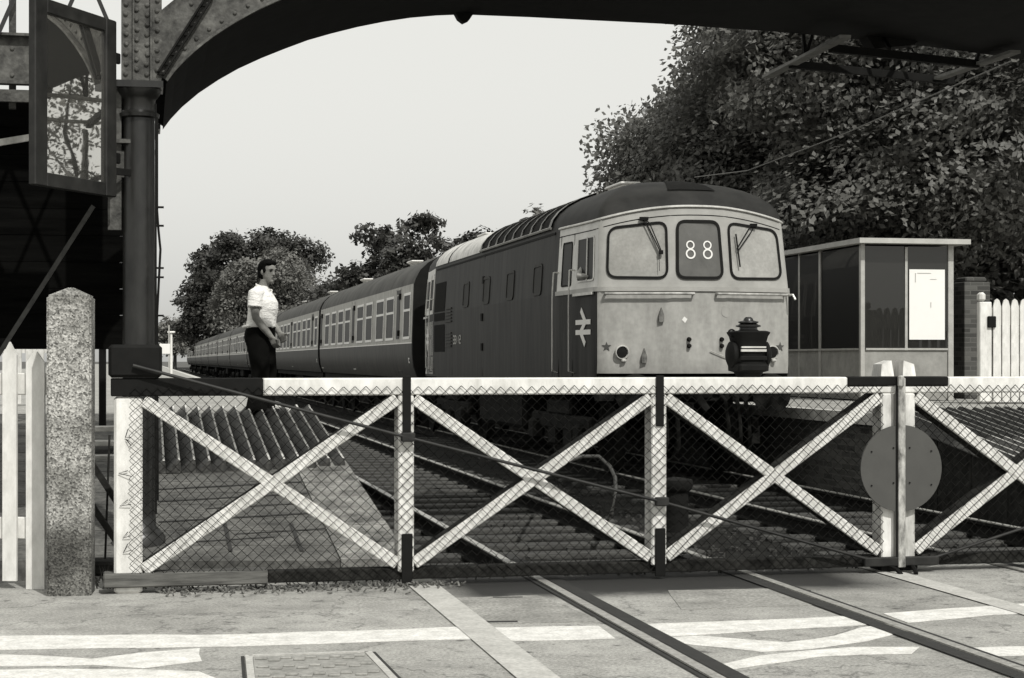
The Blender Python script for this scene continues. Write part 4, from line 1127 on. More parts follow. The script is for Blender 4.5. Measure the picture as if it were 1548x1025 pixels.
ORD = ['first', 'second', 'third', 'fourth', 'fifth', 'sixth', 'seventh', 'eighth', 'ninth', 'last']
c0 = coach(); step = CL + .45
for i in range(10):
    c = c0 if i == 0 else copy_tree(c0)
    y = LL + .55 + i * step
    base = tr(6.83, D0, 0) + BF * y
    c.location = base
    c['label'] = 'two-tone coach, ' + ('first behind the locomotive' if i == 0 else 'last and farthest of the train' if i == 9 else ORD[i] + ' from the locomotive')

# ------------------------------------------------------------------ shelter, brick pier, picket gate on the right platform
SH = tr(10.75, 26.8, ZP); sh = thing('platform_shelter', 'glazed platform shelter with grey lower panels and flat pale roof', 'shelter', SH, TH)
SWX, SLY, SHH = 1.42, 4.2, 2.36
mb = MB()
P = [(-.02, -.22), (SWX + .22, -.22), (SWX + .22, SLY + .2), (-.12, SLY + .2), (-.12, .3)]
mb.slab([(-.14, -.25), (SWX + .22, -.25), (SWX + .22, SLY + .2), (-.14, SLY + .2)], SHH, SHH + .075); mb.build('roof', ALU_ROOF, sh)
for (x, y, w) in ((.0, .0, .07), (SWX, .0, .09), (.0, 1.66, .06), (.0, 2.6, .035), (.0, SLY, .07), (SWX, SLY, .07)):
    mb = MB(); mb.box((x, y, SHH / 2), (w, .07, SHH), bev=.006); mb.build('post', ALU, sh)
mb = MB(); mb.box((.70, -.005, SHH / 2 + .36), (.04, .05, SHH - .8)); mb.build('mullion', ALU, sh)
def pane(x0, x1, y0, y1, z0, z1, name, m):
    mb = MB(); mb.box(((x0 + x1) / 2, (y0 + y1) / 2, (z0 + z1) / 2), (max(.02, x1 - x0), max(.02, y1 - y0), z1 - z0)); return mb.build(name, m, sh)
pane(.04, .675, .0, .0, .80, SHH - .03, 'window', SHELTERGLASS); pane(.725, SWX - .05, .0, .0, .80, SHH - .03, 'window', SHELTERGLASS)
pane(.04, SWX - .05, .0, .0, .02, .765, 'lower_panel', PANELM)
mb = MB(); mb.box((SWX / 2, -.012, .782), (SWX - .1, .05, .03)); mb.box((-.012, SLY / 2, .782), (.05, SLY - .1, .03)); mb.build('rail', ALU, sh)
for y0, y1 in ((.04, 1.62), (1.70, 2.57), (2.63, SLY - .04)):
    pane(.0, .0, y0, y1, .80, SHH - .03, 'window', DARKGLASS); pane(.0, .0, y0, y1, .02, .765, 'lower_panel', PANELM)
pane(SWX, SWX, .05, SLY - .04, .02, SHH - .03, 'back_wall', IRON_DK); pane(.05, SWX - .05, SLY, SLY, .02, SHH - .03, 'end_wall', IRON_DK)
po = thing('poster', 'large white poster sheet fixed to the end of the shelter', 'poster', SH + BR_ * 1.035 - BF * .024, TH)
mb = MB(); mb.box((0, 0, 1.455), (.575, .012, 1.06)); mb.build('sheet', POSTER, po)
mb = MB(); mb.box((-.19, -.009, 1.86), (.012, .006, .14)); mb.box((-.05, -.009, 1.93), (.22, .006, .008)); mb.box((.1, -.009, 1.84), (.1, .006, .006)); mb.box((.06, -.009, 1.45), (.01, .006, .08)); mb.build('print', mat('faint_print', .45, .8, .1, 9), po)

bp_ = thing('brick_pier', 'short brick pier between the shelter and the white gate', 'pier', at(1468, 600, 28.6) * 1.0, TH); bp_.location.z = ZP
mb = MB(); mb.box((0, 0, .93), (.44, .44, 1.86), bev=.01); mb.build('shaft', BRICK, bp_)
mb = MB(); mb.box((0, 0, 1.9), (.36, .36, .08), bev=.02); mb.build('cap', BRICK, bp_)

wg = thing('picket_gate', 'white picket gate with scalloped tops beside the brick pier', 'gate', at(1479, 600, 25), TH); wg.location.z = ZP + .03
mb = MB(); mb.box((.09, 0, .7), (.18, .1, 1.4), bev=.01); mb.box((.04, -.005, 1.47), (.09, .14, .13), bev=.03); mb.build('gate_post', WHITE, wg)
for i in range(5):
    mb = MB(); w = .115; mb.prism([(-w / 2, 0), (w / 2, 0), (w / 2, 1.34), (w * .3, 1.42), (0, 1.445), (-w * .3, 1.42), (-w / 2, 1.34)], -.012, .012); q = mb.build('pale', WHITE, wg); q.location = (.26 + i * .135, -.04, 0)
mb = MB(); mb.box((.52, 0, 1.2), (.66, .04, .24)); mb.box((.52, 0, .25), (.66, .04, .12)); mb.bar((.25, .005, .2), (.82, .005, .8), .04, .1); mb.build('ledge', WHITE, wg)
mb = MB(); mb.box((.17, -.065, 1.12), (.12, .04, .16), bev=.008); mb.build('latch', BLACK, wg)
wf = thing('picket_fence', 'white picket fence at the right edge behind the picket gate', 'fence', at(1538, 600, 25.2), TH); wf.location.z = ZP + .03
for i in range(14):
    mb = MB() if i == 0 else None
    if i == 0: picket(mb, .1, .024, 1.25, .07); q0 = mb.build('pale', WHITE, wf); q0.location = (.08, -.03, 0)
    else: c = q0.copy(); COL.objects.link(c); c.location = (.08 + i * .155, -.03, 0)
mb = MB(); mb.box((1.1, 0, 1.0), (2.2, .04, .12)); mb.box((1.1, 0, .25), (2.2, .04, .12)); mb.build('rail', WHITE, wf)

# ------------------------------------------------------------------ platform lamps (hoods above the train roof)
def plamp():
    t = thing('platform_lamp', '', 'lamp', (0, 0, 0), TH, 'platform lamps beyond the train')
    mb = MB(); mb.tube([(0, 0, 0), (0, 0, 4.0)], [.06, .045], 10); mb.tube([(0, 0, 3.9), (-.1, 0, 4.05), (-.35, 0, 4.1)], .03, 8); mb.build('post', ALU, t)
    mb = MB(); mb.box((-.45, 0, 4.14), (.42, 1.3, .05), bev=.015); mb.box((-.45, 0, 4.10), (.3, 1.2, .03)); mb.build('hood', WHITE_CLEAN, t)
    mb = MB(); mb.box((-.45, 0, 4.055), (.2, 1.15, .06), bev=.015); mb.build('tube_cover', ALU, t)
    return t
p0 = plamp()
LBL = ['nearest platform lamp hood, just over the locomotive roof', 'platform lamp hood above the rear of the locomotive roof', 'platform lamp hood above the first coach', 'platform lamp hood above the second coach', 'platform lamp hood above the third coach', 'farthest platform lamp hood, low over the train']
for i, D in enumerate((36.2, 50.3, 64.0, 78, 92, 107)):
    c = p0 if i == 0 else copy_tree(p0)
    c.location = tr(10.1, D, ZP); c['label'] = LBL[i]

# ------------------------------------------------------------------ things on the left platform
lp = thing('steel_post', 'thin black post behind the concrete post under the stairs', 'post', at(155, 600, 19.5)); lp.location.z = .3
mb = MB(); mb.box((0, 0, .7), (.07, .07, 1.4), bev=.01); mb.box((0, 0, 1.42), (.2, .1, .05), bev=.01); mb.build('shaft', BLACK, lp)
sg = thing('station_sign', 'small white sign board on posts far along the left platform', 'sign', at(249, 548, 60)); sg.location.z = ZP
mb = MB(); mb.box((0, 0, 1.0), (.36, .04, .34), bev=.01); mb.build('board', WHITE_CLEAN, sg)
mb = MB(); mb.box((-.14, .03, .6), (.04, .04, 1.2)); mb.box((.14, .03, .9), (.04, .04, 1.8)); mb.build('leg', ALU, sg)
lm = thing('lamp_post', 'pale lamp post far along the left platform', 'lamp post', at(259, 548, 75)); lm.location.z = ZP
mb = MB(); mb.tube([(0, 0, 0), (0, 0, 1.75)], [.06, .045], 8); mb.build('pole', CO_FRAME, lm)
mb = MB(); mb.box((0, 0, 1.8), (.3, .2, .08), bev=.02); mb.build('lamp_head', WHITE_CLEAN, lm)
ff = thing('picket_fence', 'pale weathered paling fence in the shade under the stairs', 'fence', at(-40, 600, 24)); ff.location.z = ZP
mb = MB(); picket(mb, .09, .02, 1.0, .06); q0 = mb.build('pale', WHITE_OLD, ff)
for i in range(1, 9): c = q0.copy(); COL.objects.link(c); c.location = (i * .15, 0, (i * 37 % 5) * .01)
mb = MB(); mb.box((.6, .03, .75), (1.3, .03, .08)); mb.box((.6, .03, .25), (1.3, .03, .08)); mb.build('rail', WHITE_OLD, ff)
st = thing('wooden_steps', 'short flight of pale edged steps between the post and the gate', 'steps', at(152, 640, 17.2)); st.location.z = .02; st.rotation_euler = (0, 0, TH)
for k in range(4):
    mb = MB(); mb.box((0, k * .3, .36 + .13 * k), (1.0, .3, .05), bev=.006); mb.build('tread', COPING, st)
mb = MB(); mb.box((-.5, .45, .3), (.04, 1.2, .6)); mb.box((.5, .45, .3), (.04, 1.2, .6)); mb.build('string', BLACK_OLD, st)
bb = thing('timber_strut', 'dark raking struts beside the heel of the gate', 'strut', at(152, 750, 12.2)); bb.location.z = 0
mb = MB(); mb.bar((-.12, 0, .85), (.12, 0, .48), .03, .04); mb.bar((-.12, .02, .55), (.12, .02, .2), .03, .04); mb.tube([(.05, .05, .95), (.02, .05, .1)], .008, 6); mb.box((0, .1, .04), (.5, .3, .1), bev=.02); mb.build('timber', BLACK_OLD, bb)

# ------------------------------------------------------------------ trackside details, inspection cover
tb = thing('point_machine', 'dark iron housing beside the empty track behind the gate', 'housing', gnd(1022, 800)); tb.location.z = -.1
mb = MB(); mb.lathe([(.16, 0), (.16, .05), (.11, .08), (.105, .42), (.14, .45), (.15, .5), (.14, .53), (.03, .55)], n=20); mb.build('casing', IRON_DK, tb, True)
hz = tag(MB().tube([gnd(845, 712) + Vector((0, .3, .0)), at(830, 716, 15.4), at(850, 700, 15.4), at(880, 690, 15.4), at(905, 690, 15.4), at(922, 705, 15.3), at(930, 722, 15.2), at(931, 745, 15.1), at(925, 775, 15.0), gnd(915, 790, -.1)], .017, 8).build('hose', mat('hose_rubber', .03, .6, .2, 6, v2=.07), None, True), 'looped dark hose lying beside the empty track in front of the locomotive', 'hose')
cv = thing('inspection_cover', 'rectangular patterned inspection cover in the road', 'cover', (0, 0, 0))
A, B_, C_, D_ = gnd(376, 993), gnd(556, 987), gnd(618, 1052), gnd(383, 1060)
mb = MB()
def strip(p, q, w=.035):
    mb.bar(p + Vector((0, 0, .004)), q + Vector((0, 0, .004)), w, .012)
for p, q in ((A, B_), (B_, C_), (C_, D_), (D_, A)): strip(p, q)
mb.build('frame', CONC, cv)
mb = MB()
for p, q in ((A, B_), (B_, C_), (D_, A)):
    d = ((A + B_ + C_ + D_) / 4 - (p + q) / 2).normalized() * .03; mb.bar(p - d + Vector((0, 0, .002)), q - d + Vector((0, 0, .002)), .016, .006)
mb.build('frame_gap', DARKGAP, cv)
mb = MB(); mb.slab([A.lerp(C_, .03), B_.lerp(D_, .03), C_.lerp(A, .03), D_.lerp(B_, .03)], .001, .006)
for i in range(9):
    for j in range(5):
        f, g = .1 + i * .1, .1 + j * .2 + (.05 if i % 2 else 0); p = A.lerp(B_, f).lerp(D_.lerp(C_, f), g); mb.box((p.x, p.y, .01), (.055, .045, .012), bev=.004)
mb.build('plate', PLATEM, cv)
# debris and weeds along the foot of the gate
rnd = random.Random(11); mb = MB()
for i in range(260):
    lx = rnd.uniform(.2, 2.1); ly = -abs(rnd.gauss(0, .14)) - .02; p = gp(lx, ly); a = rnd.random() * 6.3; s_ = rnd.uniform(.012, .04)
    mb.bar(p + Vector((0, 0, .006)), p + Vector((math.cos(a) * s_, math.sin(a) * s_, .008 + rnd.random() * .03)), s_ * .4, .008)
o = mb.build('litter', mat('dead_leaves', .03, .9, .5, 30, v2=.2)); o['kind'] = 'stuff'; o['label'] = 'scattered dead leaves and grit along the foot of the gate'; o['category'] = 'litter'
rnd = random.Random(12); mb = MB()
for i in range(1500):
    o_ = rnd.uniform(1.95, 8.2); D = 12.6 + rnd.random() ** 1.5 * 12; p = tr(o_, D, -.16); s_ = rnd.uniform(.02, .05)
    mb.box(p + Vector((0, 0, s_ * .25)), (s_, s_ * rnd.uniform(.6, 1.2), s_ * rnd.uniform(.5, .9)), rz=rnd.random() * 3)
o = mb.build('ballast_stones', mat('stone', .014, .9, .3, 14, v2=.06), fix=False); o['kind'] = 'stuff'; o['label'] = 'loose ballast stones between the rails'; o['category'] = 'stones'
rnd = random.Random(5); mb = MB()
for i in range(900):
    lx = rnd.uniform(-.5, 5); p = gp(lx, rnd.uniform(.15, .7)); h = rnd.uniform(.03, .12) * (1.4 if lx < 0 else .8); a = rnd.random() * 6.3
    mb.add([p, p + Vector((.012, 0, 0)), p + Vector((math.cos(a) * .05, math.sin(a) * .05, h))], [(0, 1, 2)])
o = mb.build('weeds', LEAF_MD, fix=False); o['kind'] = 'stuff'; o['label'] = 'low weeds along the road edge behind the gate'; o['category'] = 'weeds'
cab = MB().tube([at(1050, 268, 31), at(1130, 258, 28), at(1270, 205, 24.5), at(1400, 148, 22), at(1530, 92, 19.5)], .008, 5).build('cable', mat('cable', .12, .6, .1, 5)); tag(cab, 'thin overhead cable rising to the right in front of the trees', 'cable')

# ------------------------------------------------------------------ trees
def leaf_cloud(lobes, nclump, nleaf, size, seed, spread=.55, flat=.45, inner=.25, keep=None):
    rg = np.random.default_rng(seed)
    lobes = np.array(lobes, float); vol = lobes[:, 3] * lobes[:, 4] * lobes[:, 5]; pr = vol ** .7; pr /= pr.sum()
    k = rg.choice(len(lobes), nclump, p=pr); d = rg.normal(size=(nclump, 3)); d /= np.linalg.norm(d, axis=1)[:, None]
    r = np.where(rg.random(nclump) < inner, rg.random(nclump) ** .5 * .75, rg.uniform(.78, 1.04, nclump))
    c = lobes[k, :3] + d * r[:, None] * lobes[k, 3:6]
    if keep is not None:
        q = keep(c); c, d = c[q], d[q]; nclump = len(c)
    # clumps: flattened sprays hanging outwards
    n = nclump * nleaf
    cc = np.repeat(c, nleaf, 0); dd = np.repeat(d, nleaf, 0)
    cs = np.repeat(rg.uniform(.6, 1.3, nclump) * spread, nleaf)
    off = np.clip(rg.normal(size=(n, 3)), -1.55, 1.55) * .6; off[:, 2] *= flat
    stepz = np.round(off[:, 2] / .22) * .22; off[:, 2] = .6 * stepz + .4 * off[:, 2]
    off[:, 2] -= .35 * (off[:, 0] * dd[:, 0] + off[:, 1] * dd[:, 1])
    p = cc + off * cs[:, None]
    cn = rg.normal(size=(nclump, 3)) * .42 + d * .55 + np.array([0, 0, .6]); cn = np.repeat(cn, nleaf, 0)
    nrm = rg.normal(size=(n, 3)) * .30 + cn; nrm /= np.linalg.norm(nrm, axis=1)[:, None]
    a = np.cross(nrm, rg.normal(size=(n, 3))); a /= np.linalg.norm(a, axis=1)[:, None]; bvec = np.cross(nrm, a)
    s = size * rg.uniform(.6, 1.25, n)[:, None]
    v = np.stack([p - a * s * .55, p + bvec * s * .33 - nrm * s * .1, p + a * s * .6 - nrm * s * .08, p - bvec * s * .33 - nrm * s * .1], 1).reshape(-1, 3)
    return v
def cloud_mesh(name, v, m):
    me = bpy.data.meshes.new(name); n = len(v) // 4
    me.vertices.add(len(v)); me.vertices.foreach_set('co', v.astype(np.float32).ravel())
    me.loops.add(n * 4); me.loops.foreach_set('vertex_index', np.arange(n * 4, dtype=np.int32))
    me.polygons.add(n); me.polygons.foreach_set('loop_start', np.arange(n, dtype=np.int32) * 4)
    try: me.polygons.foreach_set('loop_total', np.full(n, 4, dtype=np.int32))
    except Exception: pass
    me.update(calc_edges=True); me.validate(); me.materials.append(m)
    return me
def tree(name, label, base, height, lobes, nclump, nleaf, size, seed, m, spread=.6, tr_r=.3, cat='tree', group=None, trunk_to=.6, inner=.25, keep=None):
    t = thing(name, label, cat, base, 0, group); rg = random.Random(seed)
    mb = MB(); th = height * trunk_to
    pts = [(0, 0, -.3), (.05, 0, th * .3), (.1, .05, th * .6), (.05, .1, th)]
    mb.tube(pts, [tr_r * 1.3, tr_r, tr_r * .8, tr_r * .45], 10)
    for (x, y, z, rx, ry, rz) in lobes:
        if keep is not None and not keep(np.array([[x - .9, y, z]]))[0]: continue
        s = Vector((.07, .05, th * rg.uniform(.45, .85))); e = Vector((x, y, z)); mid = s.lerp(e, .5) + Vector((rg.uniform(-.3, .3), rg.uniform(-.3, .3), -.25))
        mb.tube([s, mid, e], [tr_r * .45, tr_r * .3, tr_r * .08], 7)
        for q in range(3):
            f = e + Vector((rg.uniform(-1, 1) * rx, rg.uniform(-1, 1) * ry, rg.uniform(-.6, .8) * rz)) * .8
            mb.tube([mid.lerp(e, .6), (mid + f) / 2 + Vector((0, 0, .1)), f], [tr_r * .2, tr_r * .12, tr_r * .03], 5)
    mb.build('trunk', BARK, t, True)
    o = bpy.data.objects.new('crown', cloud_mesh('crown', leaf_cloud(lobes, nclump, nleaf, size, seed, spread, inner=inner, keep=keep), m)); COL.objects.link(o); o.parent = t
    return t
def lobes_rand(seed, n, R_, zc, H, r0, r1, squash=.8):
    rg = random.Random(seed); L = [(0, 0, zc, R_ * .62, R_ * .62, H * .62)]
    for i in range(n):
        a = 2 * PI * i / n + rg.uniform(-.4, .4); e = rg.uniform(-.75, .95)
        rr = rg.uniform(r0, r1); k = math.sqrt(max(.05, 1 - e * e * .8))
        L.append((math.cos(a * 1.7) * (R_ - rr * .5) * k, math.sin(a * 1.7) * (R_ - rr * .5) * k, zc + e * (H - rr * .5), rr, rr, rr * squash))
    return L
G = 'trees behind the right hand platform'
p = at(1262, 600, 39); p.z = .3
tree('broadleaf_tree', 'large broadleaf tree rising behind the locomotive roof', p, 12, lobes_rand(21, 22, 5.0, 7.4, 5.2, 1.2, 2.2) + [(-4.1, -.5, 5.6, 1.3, 1.3, 1.0), (-4.4, .3, 4.4, 1.1, 1.2, .9), (-3.4, -.6, 6.9, 1.2, 1.2, .9), (-4.9, 0, 5.9, 1.0, 1.0, .7), (-4.8, -.4, 5.0, 1.0, 1.0, .7)], 3300, 80, .118, 1, LEAF_DK, .6, .35, group=G, keep=lambda c: c[:, 0] > -4.9 + np.maximum(0, c[:, 2] - 6.0) * 1.42)
p = at(1490, 600, 34); p.z = .3
tree('broadleaf_tree', 'large dark broadleaf tree behind the shelter at the right edge', p, 13, lobes_rand(33, 22, 5.0, 6.8, 5.4, 1.2, 2.2), 3200, 80, .118, 2, LEAF_DK, .62, .4, group=G)
p = at(1700, 600, 42); p.z = .3
tree('broadleaf_tree', 'broadleaf tree half out of view at the far right', p, 13, lobes_rand(45, 16, 5.6, 7.4, 5.6, 1.4, 2.4), 1200, 40, .2, 3, LEAF_DK, .7, .4, group=G)
p = at(1490, 600, 52); p.z = .3
tree('broadleaf_tree', 'tall broadleaf tree farther back, between the two large ones', p, 15, lobes_rand(57, 18, 6.4, 8.6, 6.6, 1.6, 2.6), 1700, 44, .2, 4, LEAF_DK, .75, .45, group=G)
tree('broadleaf_tree', 'broadleaf tree outside the right edge, mirrored in the open window pane', Vector((20.5, 31, .3)), 11, lobes_rand(77, 12, 4.6, 6.4, 4.6, 1.2, 2.2), 230, 60, .13, 31, LEAF_DK, .6, .14, group=G)
p = at(1350, 600, 33.5); p.z = .8
hg = tree('shrub', 'dark dense shrubbery close behind the shelter', p, 3.2, [(-1.4, .2, 1.4, 1.2, .8, 1.3), (0, 0, 1.7, 1.4, .8, 1.5), (1.4, .1, 1.5, 1.4, .8, 1.4), (2.8, .3, 1.8, 1.3, .9, 1.6), (-2.8, .6, 1.2, 1.2, .8, 1.2)], 500, 30, .2, 9, LEAF_DK, .5, .08, 'shrub')
p = at(815, 500, 62); p.z = .3
tree('slender_tree', 'thin treetop sprig just showing above the locomotive roof', p, 7, [(0, 0, 5.9, .35, .35, .75), (.2, 0, 5.2, .7, .6, .6), (1.8, .3, 5.1, 1.6, .9, .55), (-.4, 0, 4.6, .8, .6, .5)], 90, 22, .2, 5, LEAF_DK, .3, .08)
p = at(672, 500, 92); p.z = .3
tree('broadleaf_tree', 'dark rounded tree behind the first coach, the taller of the pair', p, 9, lobes_rand(61, 14, 2.7, 5.6, 3.2, .7, 1.3), 520, 30, .26, 6, LEAF_MD, .5, .2, group='trees behind the coaches', inner=.35)
p = at(585, 500, 96); p.z = .3
tree('broadleaf_tree', 'dark rounded tree behind the first coach, left of the taller one', p, 8.5, lobes_rand(62, 12, 2.1, 5.6, 2.9, .6, 1.1), 420, 30, .26, 7, LEAF_MD, .5, .2, group='trees behind the coaches', inner=.35)
p = at(740, 500, 84); p.z = .3
tree('broadleaf_tree', 'low bushy tree between the taller trees and the locomotive roof', p, 6.6, lobes_rand(63, 10, 2.2, 4.0, 2.3, .6, 1.1), 300, 28, .24, 71, LEAF_MD, .5, .15, group='trees behind the coaches', inner=.35)
p = at(530, 500, 104); p.z = .3
tree('broadleaf_tree', 'low tree over the second coach, beside the pale bushy one', p, 6.2, lobes_rand(64, 10, 2.2, 3.8, 2.2, .7, 1.2), 300, 28, .26, 72, LEAF_MD, .5, .15, group='trees behind the coaches', inner=.35)
p = at(424, 500, 140); p.z = .3
tree('willow_tree', 'pale bushy tree directly behind the standing man', p, 10.6, lobes_rand(71, 20, 4.7, 4.6, 4.7, 1.3, 2.1, .95), 1500, 32, .26, 8, LEAF_LT, .75, .3, inner=.35)
p = at(378, 500, 200); p.z = .3
tree('oak_tree', 'big dark tree behind the pale bushy one, far left', p, 16, lobes_rand(83, 18, 6.2, 9.2, 6.6, 1.6, 2.6) + [(-3.6, 0, 4.5, 3.4, 3, 3.4), (-6.3, 0, 8.2, 1.9, 2, 1.7), (-6.8, 0, 5.0, 1.7, 1.8, 1.6), (-4.5, 0, 12.2, 2.2, 2, 1.6), (6.2, 0, 12.8, 2.4, 2, 1.9), (4, 0, 13.8, 2, 2, 1.8)], 1500, 36, .40, 10, LEAF_MD, 1.0, .5, inner=.35)
p = at(264, 500, 260); p.z = .3
tree('distant_tree', 'small pale tree in the distance at the end of the platform', p, 8, lobes_rand(91, 10, 3.0, 4.2, 3.6, 1.0, 1.6), 300, 28, .4, 12, LEAF_PALE, .9, .25, inner=.4)

# ------------------------------------------------------------------ the man on the platform
man = thing('person', 'man in white short sleeved shirt and dark flared trousers standing on the platform end', 'person', tr(1.345, 20.3, 0), R(-5))
man.location.z = ZP + .0; man.scale = (1.07, 1.07, 1.0)
def loft(mb, rings, n=20):
    """rings: (cx, cy, z, rx, ry)"""
    vs = []
    for cx, cy, z, rx, ry in rings:
        for k in range(n):
            a = 2 * PI * k / n; vs.append((cx + rx * math.cos(a), cy + ry * math.sin(a), z))
    fs = [tuple(range(n - 1, -1, -1)), tuple(range((len(rings) - 1) * n, len(rings) * n))]
    for i in range(len(rings) - 1):
        for k in range(n): fs.append((i * n + k, i * n + (k + 1) % n, (i + 1) * n + (k + 1) % n, (i + 1) * n + k))
    return mb.add(vs, fs)
def ball(mb, c, r, n=12):
    prof = [(max(.0008, math.sin(PI * i / n)), -math.cos(PI * i / n)) for i in range(n + 1)]
    M = Matrix.Translation(c) @ Matrix.Diagonal((r[0], r[1], r[2], 1)) if hasattr(r, '__len__') else Matrix.Translation(c) @ Matrix.Diagonal((r, r, r, 1))
    return mb.lathe(prof, n=16, M=M)
def remeshed(mb, name, m, vox, parent, smooth=2):
    o = mb.build(name, m, None)
    md = o.modifiers.new('r', 'REMESH'); md.mode = 'VOXEL'; md.voxel_size = vox
    sm = o.modifiers.new('s', 'SMOOTH'); sm.iterations = smooth; sm.factor = .5
    dg = bpy.context.evaluated_depsgraph_get(); me = bpy.data.meshes.new_from_object(o.evaluated_get(dg)); me.name = name
    o.modifiers.clear(); o.data = me
    me.polygons.foreach_set('use_smooth', [True] * len(me.polygons)); me.materials.clear(); me.materials.append(m)
    o.parent = parent; return o
# body: x = the way he faces (right in the photo), y = away from the camera
mb = MB()
loft(mb, [(-.03, 0, .86, .12, .16), (-.03, 0, 1.0, .12, .155), (-.015, 0, 1.2, .125, .17), (-.03, 0, 1.36, .1, .17), (-.025, 0, 1.42, .06, .1)])
loft(mb, [(-.02, 0, 1.38, .065, .07), (.0, -.005, 1.46, .056, .058), (.02, -.01, 1.53, .055, .058)])
HC = Vector((.045, -.02, 1.62))
Mh = Matrix.Translation(HC) @ Matrix.Rotation(R(-32), 4, 'Z') @ Matrix.Rotation(R(6), 4, 'Y')
hm = MB()
loft(hm, [(.035, 0, -.118, .03, .026), (.03, 0, -.1, .05, .045), (.012, 0, -.06, .075, .062), (.004, 0, -.02, .086, .07), (0, 0, .03, .092, .074), (-.004, 0, .07, .085, .068), (-.01, 0, .1, .06, .05), (-.012, 0, .117, .02, .018)])
hm.prism([(.075, .022), (.112, -.028), (.105, -.038), (.075, -.036)], -.014, .014)                      # nose
ball(hm, (.082, -.03, .03), (.02, .026, .009)); ball(hm, (.082, .03, .03), (.02, .026, .009))                  # brows
ball(hm, (.08, 0, -.065), (.018, .026, .007)); ball(hm, (.08, 0, -.078), (.016, .022, .008)); ball(hm, (.07, 0, -.105), (.022, .028, .016))
for s in (-1, 1): ball(hm, (-.005, s * .076, -.012), (.02, .012, .032))
mb.add(hm.v, hm.f, Mh)
def limb(mb, pts, rad, n=12): mb.tube(pts, rad, n)
arm_n = [(-.045, -.19, 1.36), (-.05, -.215, 1.22), (-.035, -.22, 1.09), (.05, -.2, .97), (.125, -.17, .865)]
limb(mb, arm_n, [.058, .05, .043, .042, .029])
arm_f = [(-.03, .19, 1.36), (-.02, .21, 1.22), (.0, .2, 1.1), (.09, .12, 1.0), (.165, .05, .915)]
limb(mb, arm_f, [.058, .05, .043, .04, .029])
for s in (-1, 1): limb(mb, [(-.03, s * .09, .9), (-.02, s * .095, .5), (-.05, s * .1, .08)], [.09, .06, .045])
def hand(mb, w, d, side, curl):
    w, d, side = Vector(w), Vector(d).normalized(), Vector(side).normalized(); nrm = d.cross(side)
    mb.bar(w - d * .01, w + d * .085, .034, .078, side, .012)
    for i, (o_, L) in enumerate(((.030, .072), (.010, .08), (-.011, .075), (-.031, .058))):
        b0 = w + d * .078 + side * o_; c1 = b0 + (d * math.cos(curl) + nrm * math.sin(curl)) * L * .5; c2 = c1 + (d * math.cos(curl * 2.2) + nrm * math.sin(curl * 2.2)) * L * .5
        mb.tube([b0, c1, c2], [.0105, .0098, .0085], 8)
    t0 = w + d * .02 + side * .035; t1 = t0 + d * .03 + side * .03 + nrm * .015; mb.tube([t0, t1, t1 + d * .03 + nrm * .01], [.014, .012, .0095], 8)
hand(mb, (.125, -.17, .865), (.35, .1, -.93), (.85, -.3, .3), -.5)
hand(mb, (.165, .05, .915), (.45, -.2, -.86), (.8, .0, .45), .6)
body = remeshed(mb, 'body', SKIN, .0085, man, 3)
# eyes
mb = MB()
for s in (-1, 1): ball(mb, (.083, s * .03, .012), (.007, .014, .007))
for s in (-1, 1): ball(mb, (.089, s * .031, .032), (.010, .024, .0055))
ball(mb, (.089, 0, -.064), (.008, .024, .005))
e_ = MB().add(mb.v, mb.f, Mh).build('facial_features', HAIR, man, True)
mb = MB()
hh = MB()
loft(hh, [(-.06, 0, -.09, .045, .06), (-.05, 0, -.04, .06, .078), (-.042, 0, .02, .075, .087), (-.028, 0, .06, .088, .088), (-.014, 0, .1, .086, .078), (-.012, 0, .128, .055, .05), (-.015, 0, .142, .015, .015)])
for s in (-1, 1): ball(hh, (.022, s * .073, .012), (.022, .013, .035)); ball(hh, (-.035, s * .066, -.035), (.035, .022, .055))
ball(hh, (.045, .015, .098), (.04, .055, .028)); ball(hh, (.05, -.035, .092), (.03, .035, .022))
hr = remeshed(MB().add(hh.v, hh.f, Mh), 'hair', HAIR, .009, man, 2)
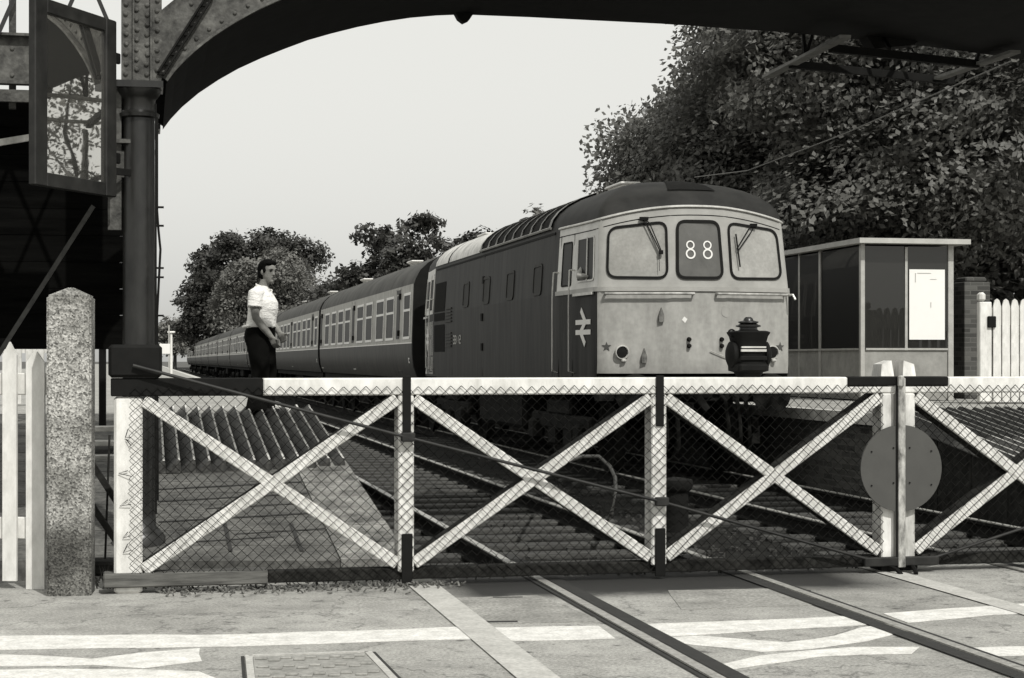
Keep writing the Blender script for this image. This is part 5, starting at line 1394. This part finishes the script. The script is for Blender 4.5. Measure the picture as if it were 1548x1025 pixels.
# shirt
mb = MB()
loft(mb, [(-.035, 0, .985, .160, .195), (-.03, 0, 1.02, .158, .192), (-.022, 0, 1.08, .152, .19), (-.008, 0, 1.18, .158, .2), (-.01, 0, 1.27, .158, .21), (-.03, 0, 1.35, .135, .212), (-.036, 0, 1.40, .10, .17), (-.026, -.002, 1.44, .078, .09), (-.02, -.004, 1.458, .072, .078)], 28)
for pts, rd in (((arm_n), 1), ((arm_f), 1)):
    a = [Vector(q) for q in pts]; mb.tube([a[0] + Vector((.02, -a[0].y * .35, .02)), a[0], a[0].lerp(a[1], .8), a[1] + (a[2] - a[1]) * .12], [.075, .082, .076, .079], 16)
for k in range(6): ball(mb, (-.16 + .05 * k, -.16 + .02 * k, .99 + .006 * (k % 2)), (.04, .03, .022))
remeshed(mb, 'shirt', SHIRT, .011, man, 2)
mb = MB(); 
cl_ = [(-.085, .0, 1.462), (-.06, -.072, 1.45), (.01, -.085, 1.425), (.075, -.055, 1.39)]
for sgn in (-1, 1):
    q = [(x, y * (1 if sgn < 0 else -1), z) for x, y, z in cl_]
    for a, c in zip(q, q[1:]): mb.bar(a, c, .014, .05, (0, 0, 1), .004)
mb.build('collar', SHIRT, man, True)
# trousers, belt, shoes
mb = MB()
loft(mb, [(-.035, 0, .80, .155, .185), (-.045, 0, .86, .165, .19), (-.045, 0, .92, .16, .188), (-.035, 0, .985, .15, .18), (-.03, 0, 1.01, .147, .178)], 24)
for s, fx in ((-1, 0.0), (1, .035)):
    loft(mb, [(-.04 + fx * .2, s * .09, .86, .145, .1), (-.03 + fx * .5, s * .092, .7, .12, .095), (-.015 + fx, s * .095, .5, .098, .088), (-.03 + fx, s * .1, .3, .095, .088), (-.05 + fx, s * .1, .12, .112, .1), (-.055 + fx, s * .1, .035, .122, .108)], 20)
remeshed(mb, 'trousers', TROUSER, .011, man, 2)
mb = MB(); loft(mb, [(-.03, 0, .985, .154, .185), (-.03, 0, 1.012, .153, .184)], 24); mb.build('belt', BLACK, man, True)
for s, fx in ((-1, 0.0), (1, .035)):
    mb = MB(); c = -.03 + fx
    loft(mb, [(c + .03, s * .1, .0, .15, .048), (c + .03, s * .1, .03, .15, .05), (c + .01, s * .1, .06, .12, .044), (c - .04, s * .1, .09, .06, .042)], 18); mb.build('shoe', BLACK, man, True)
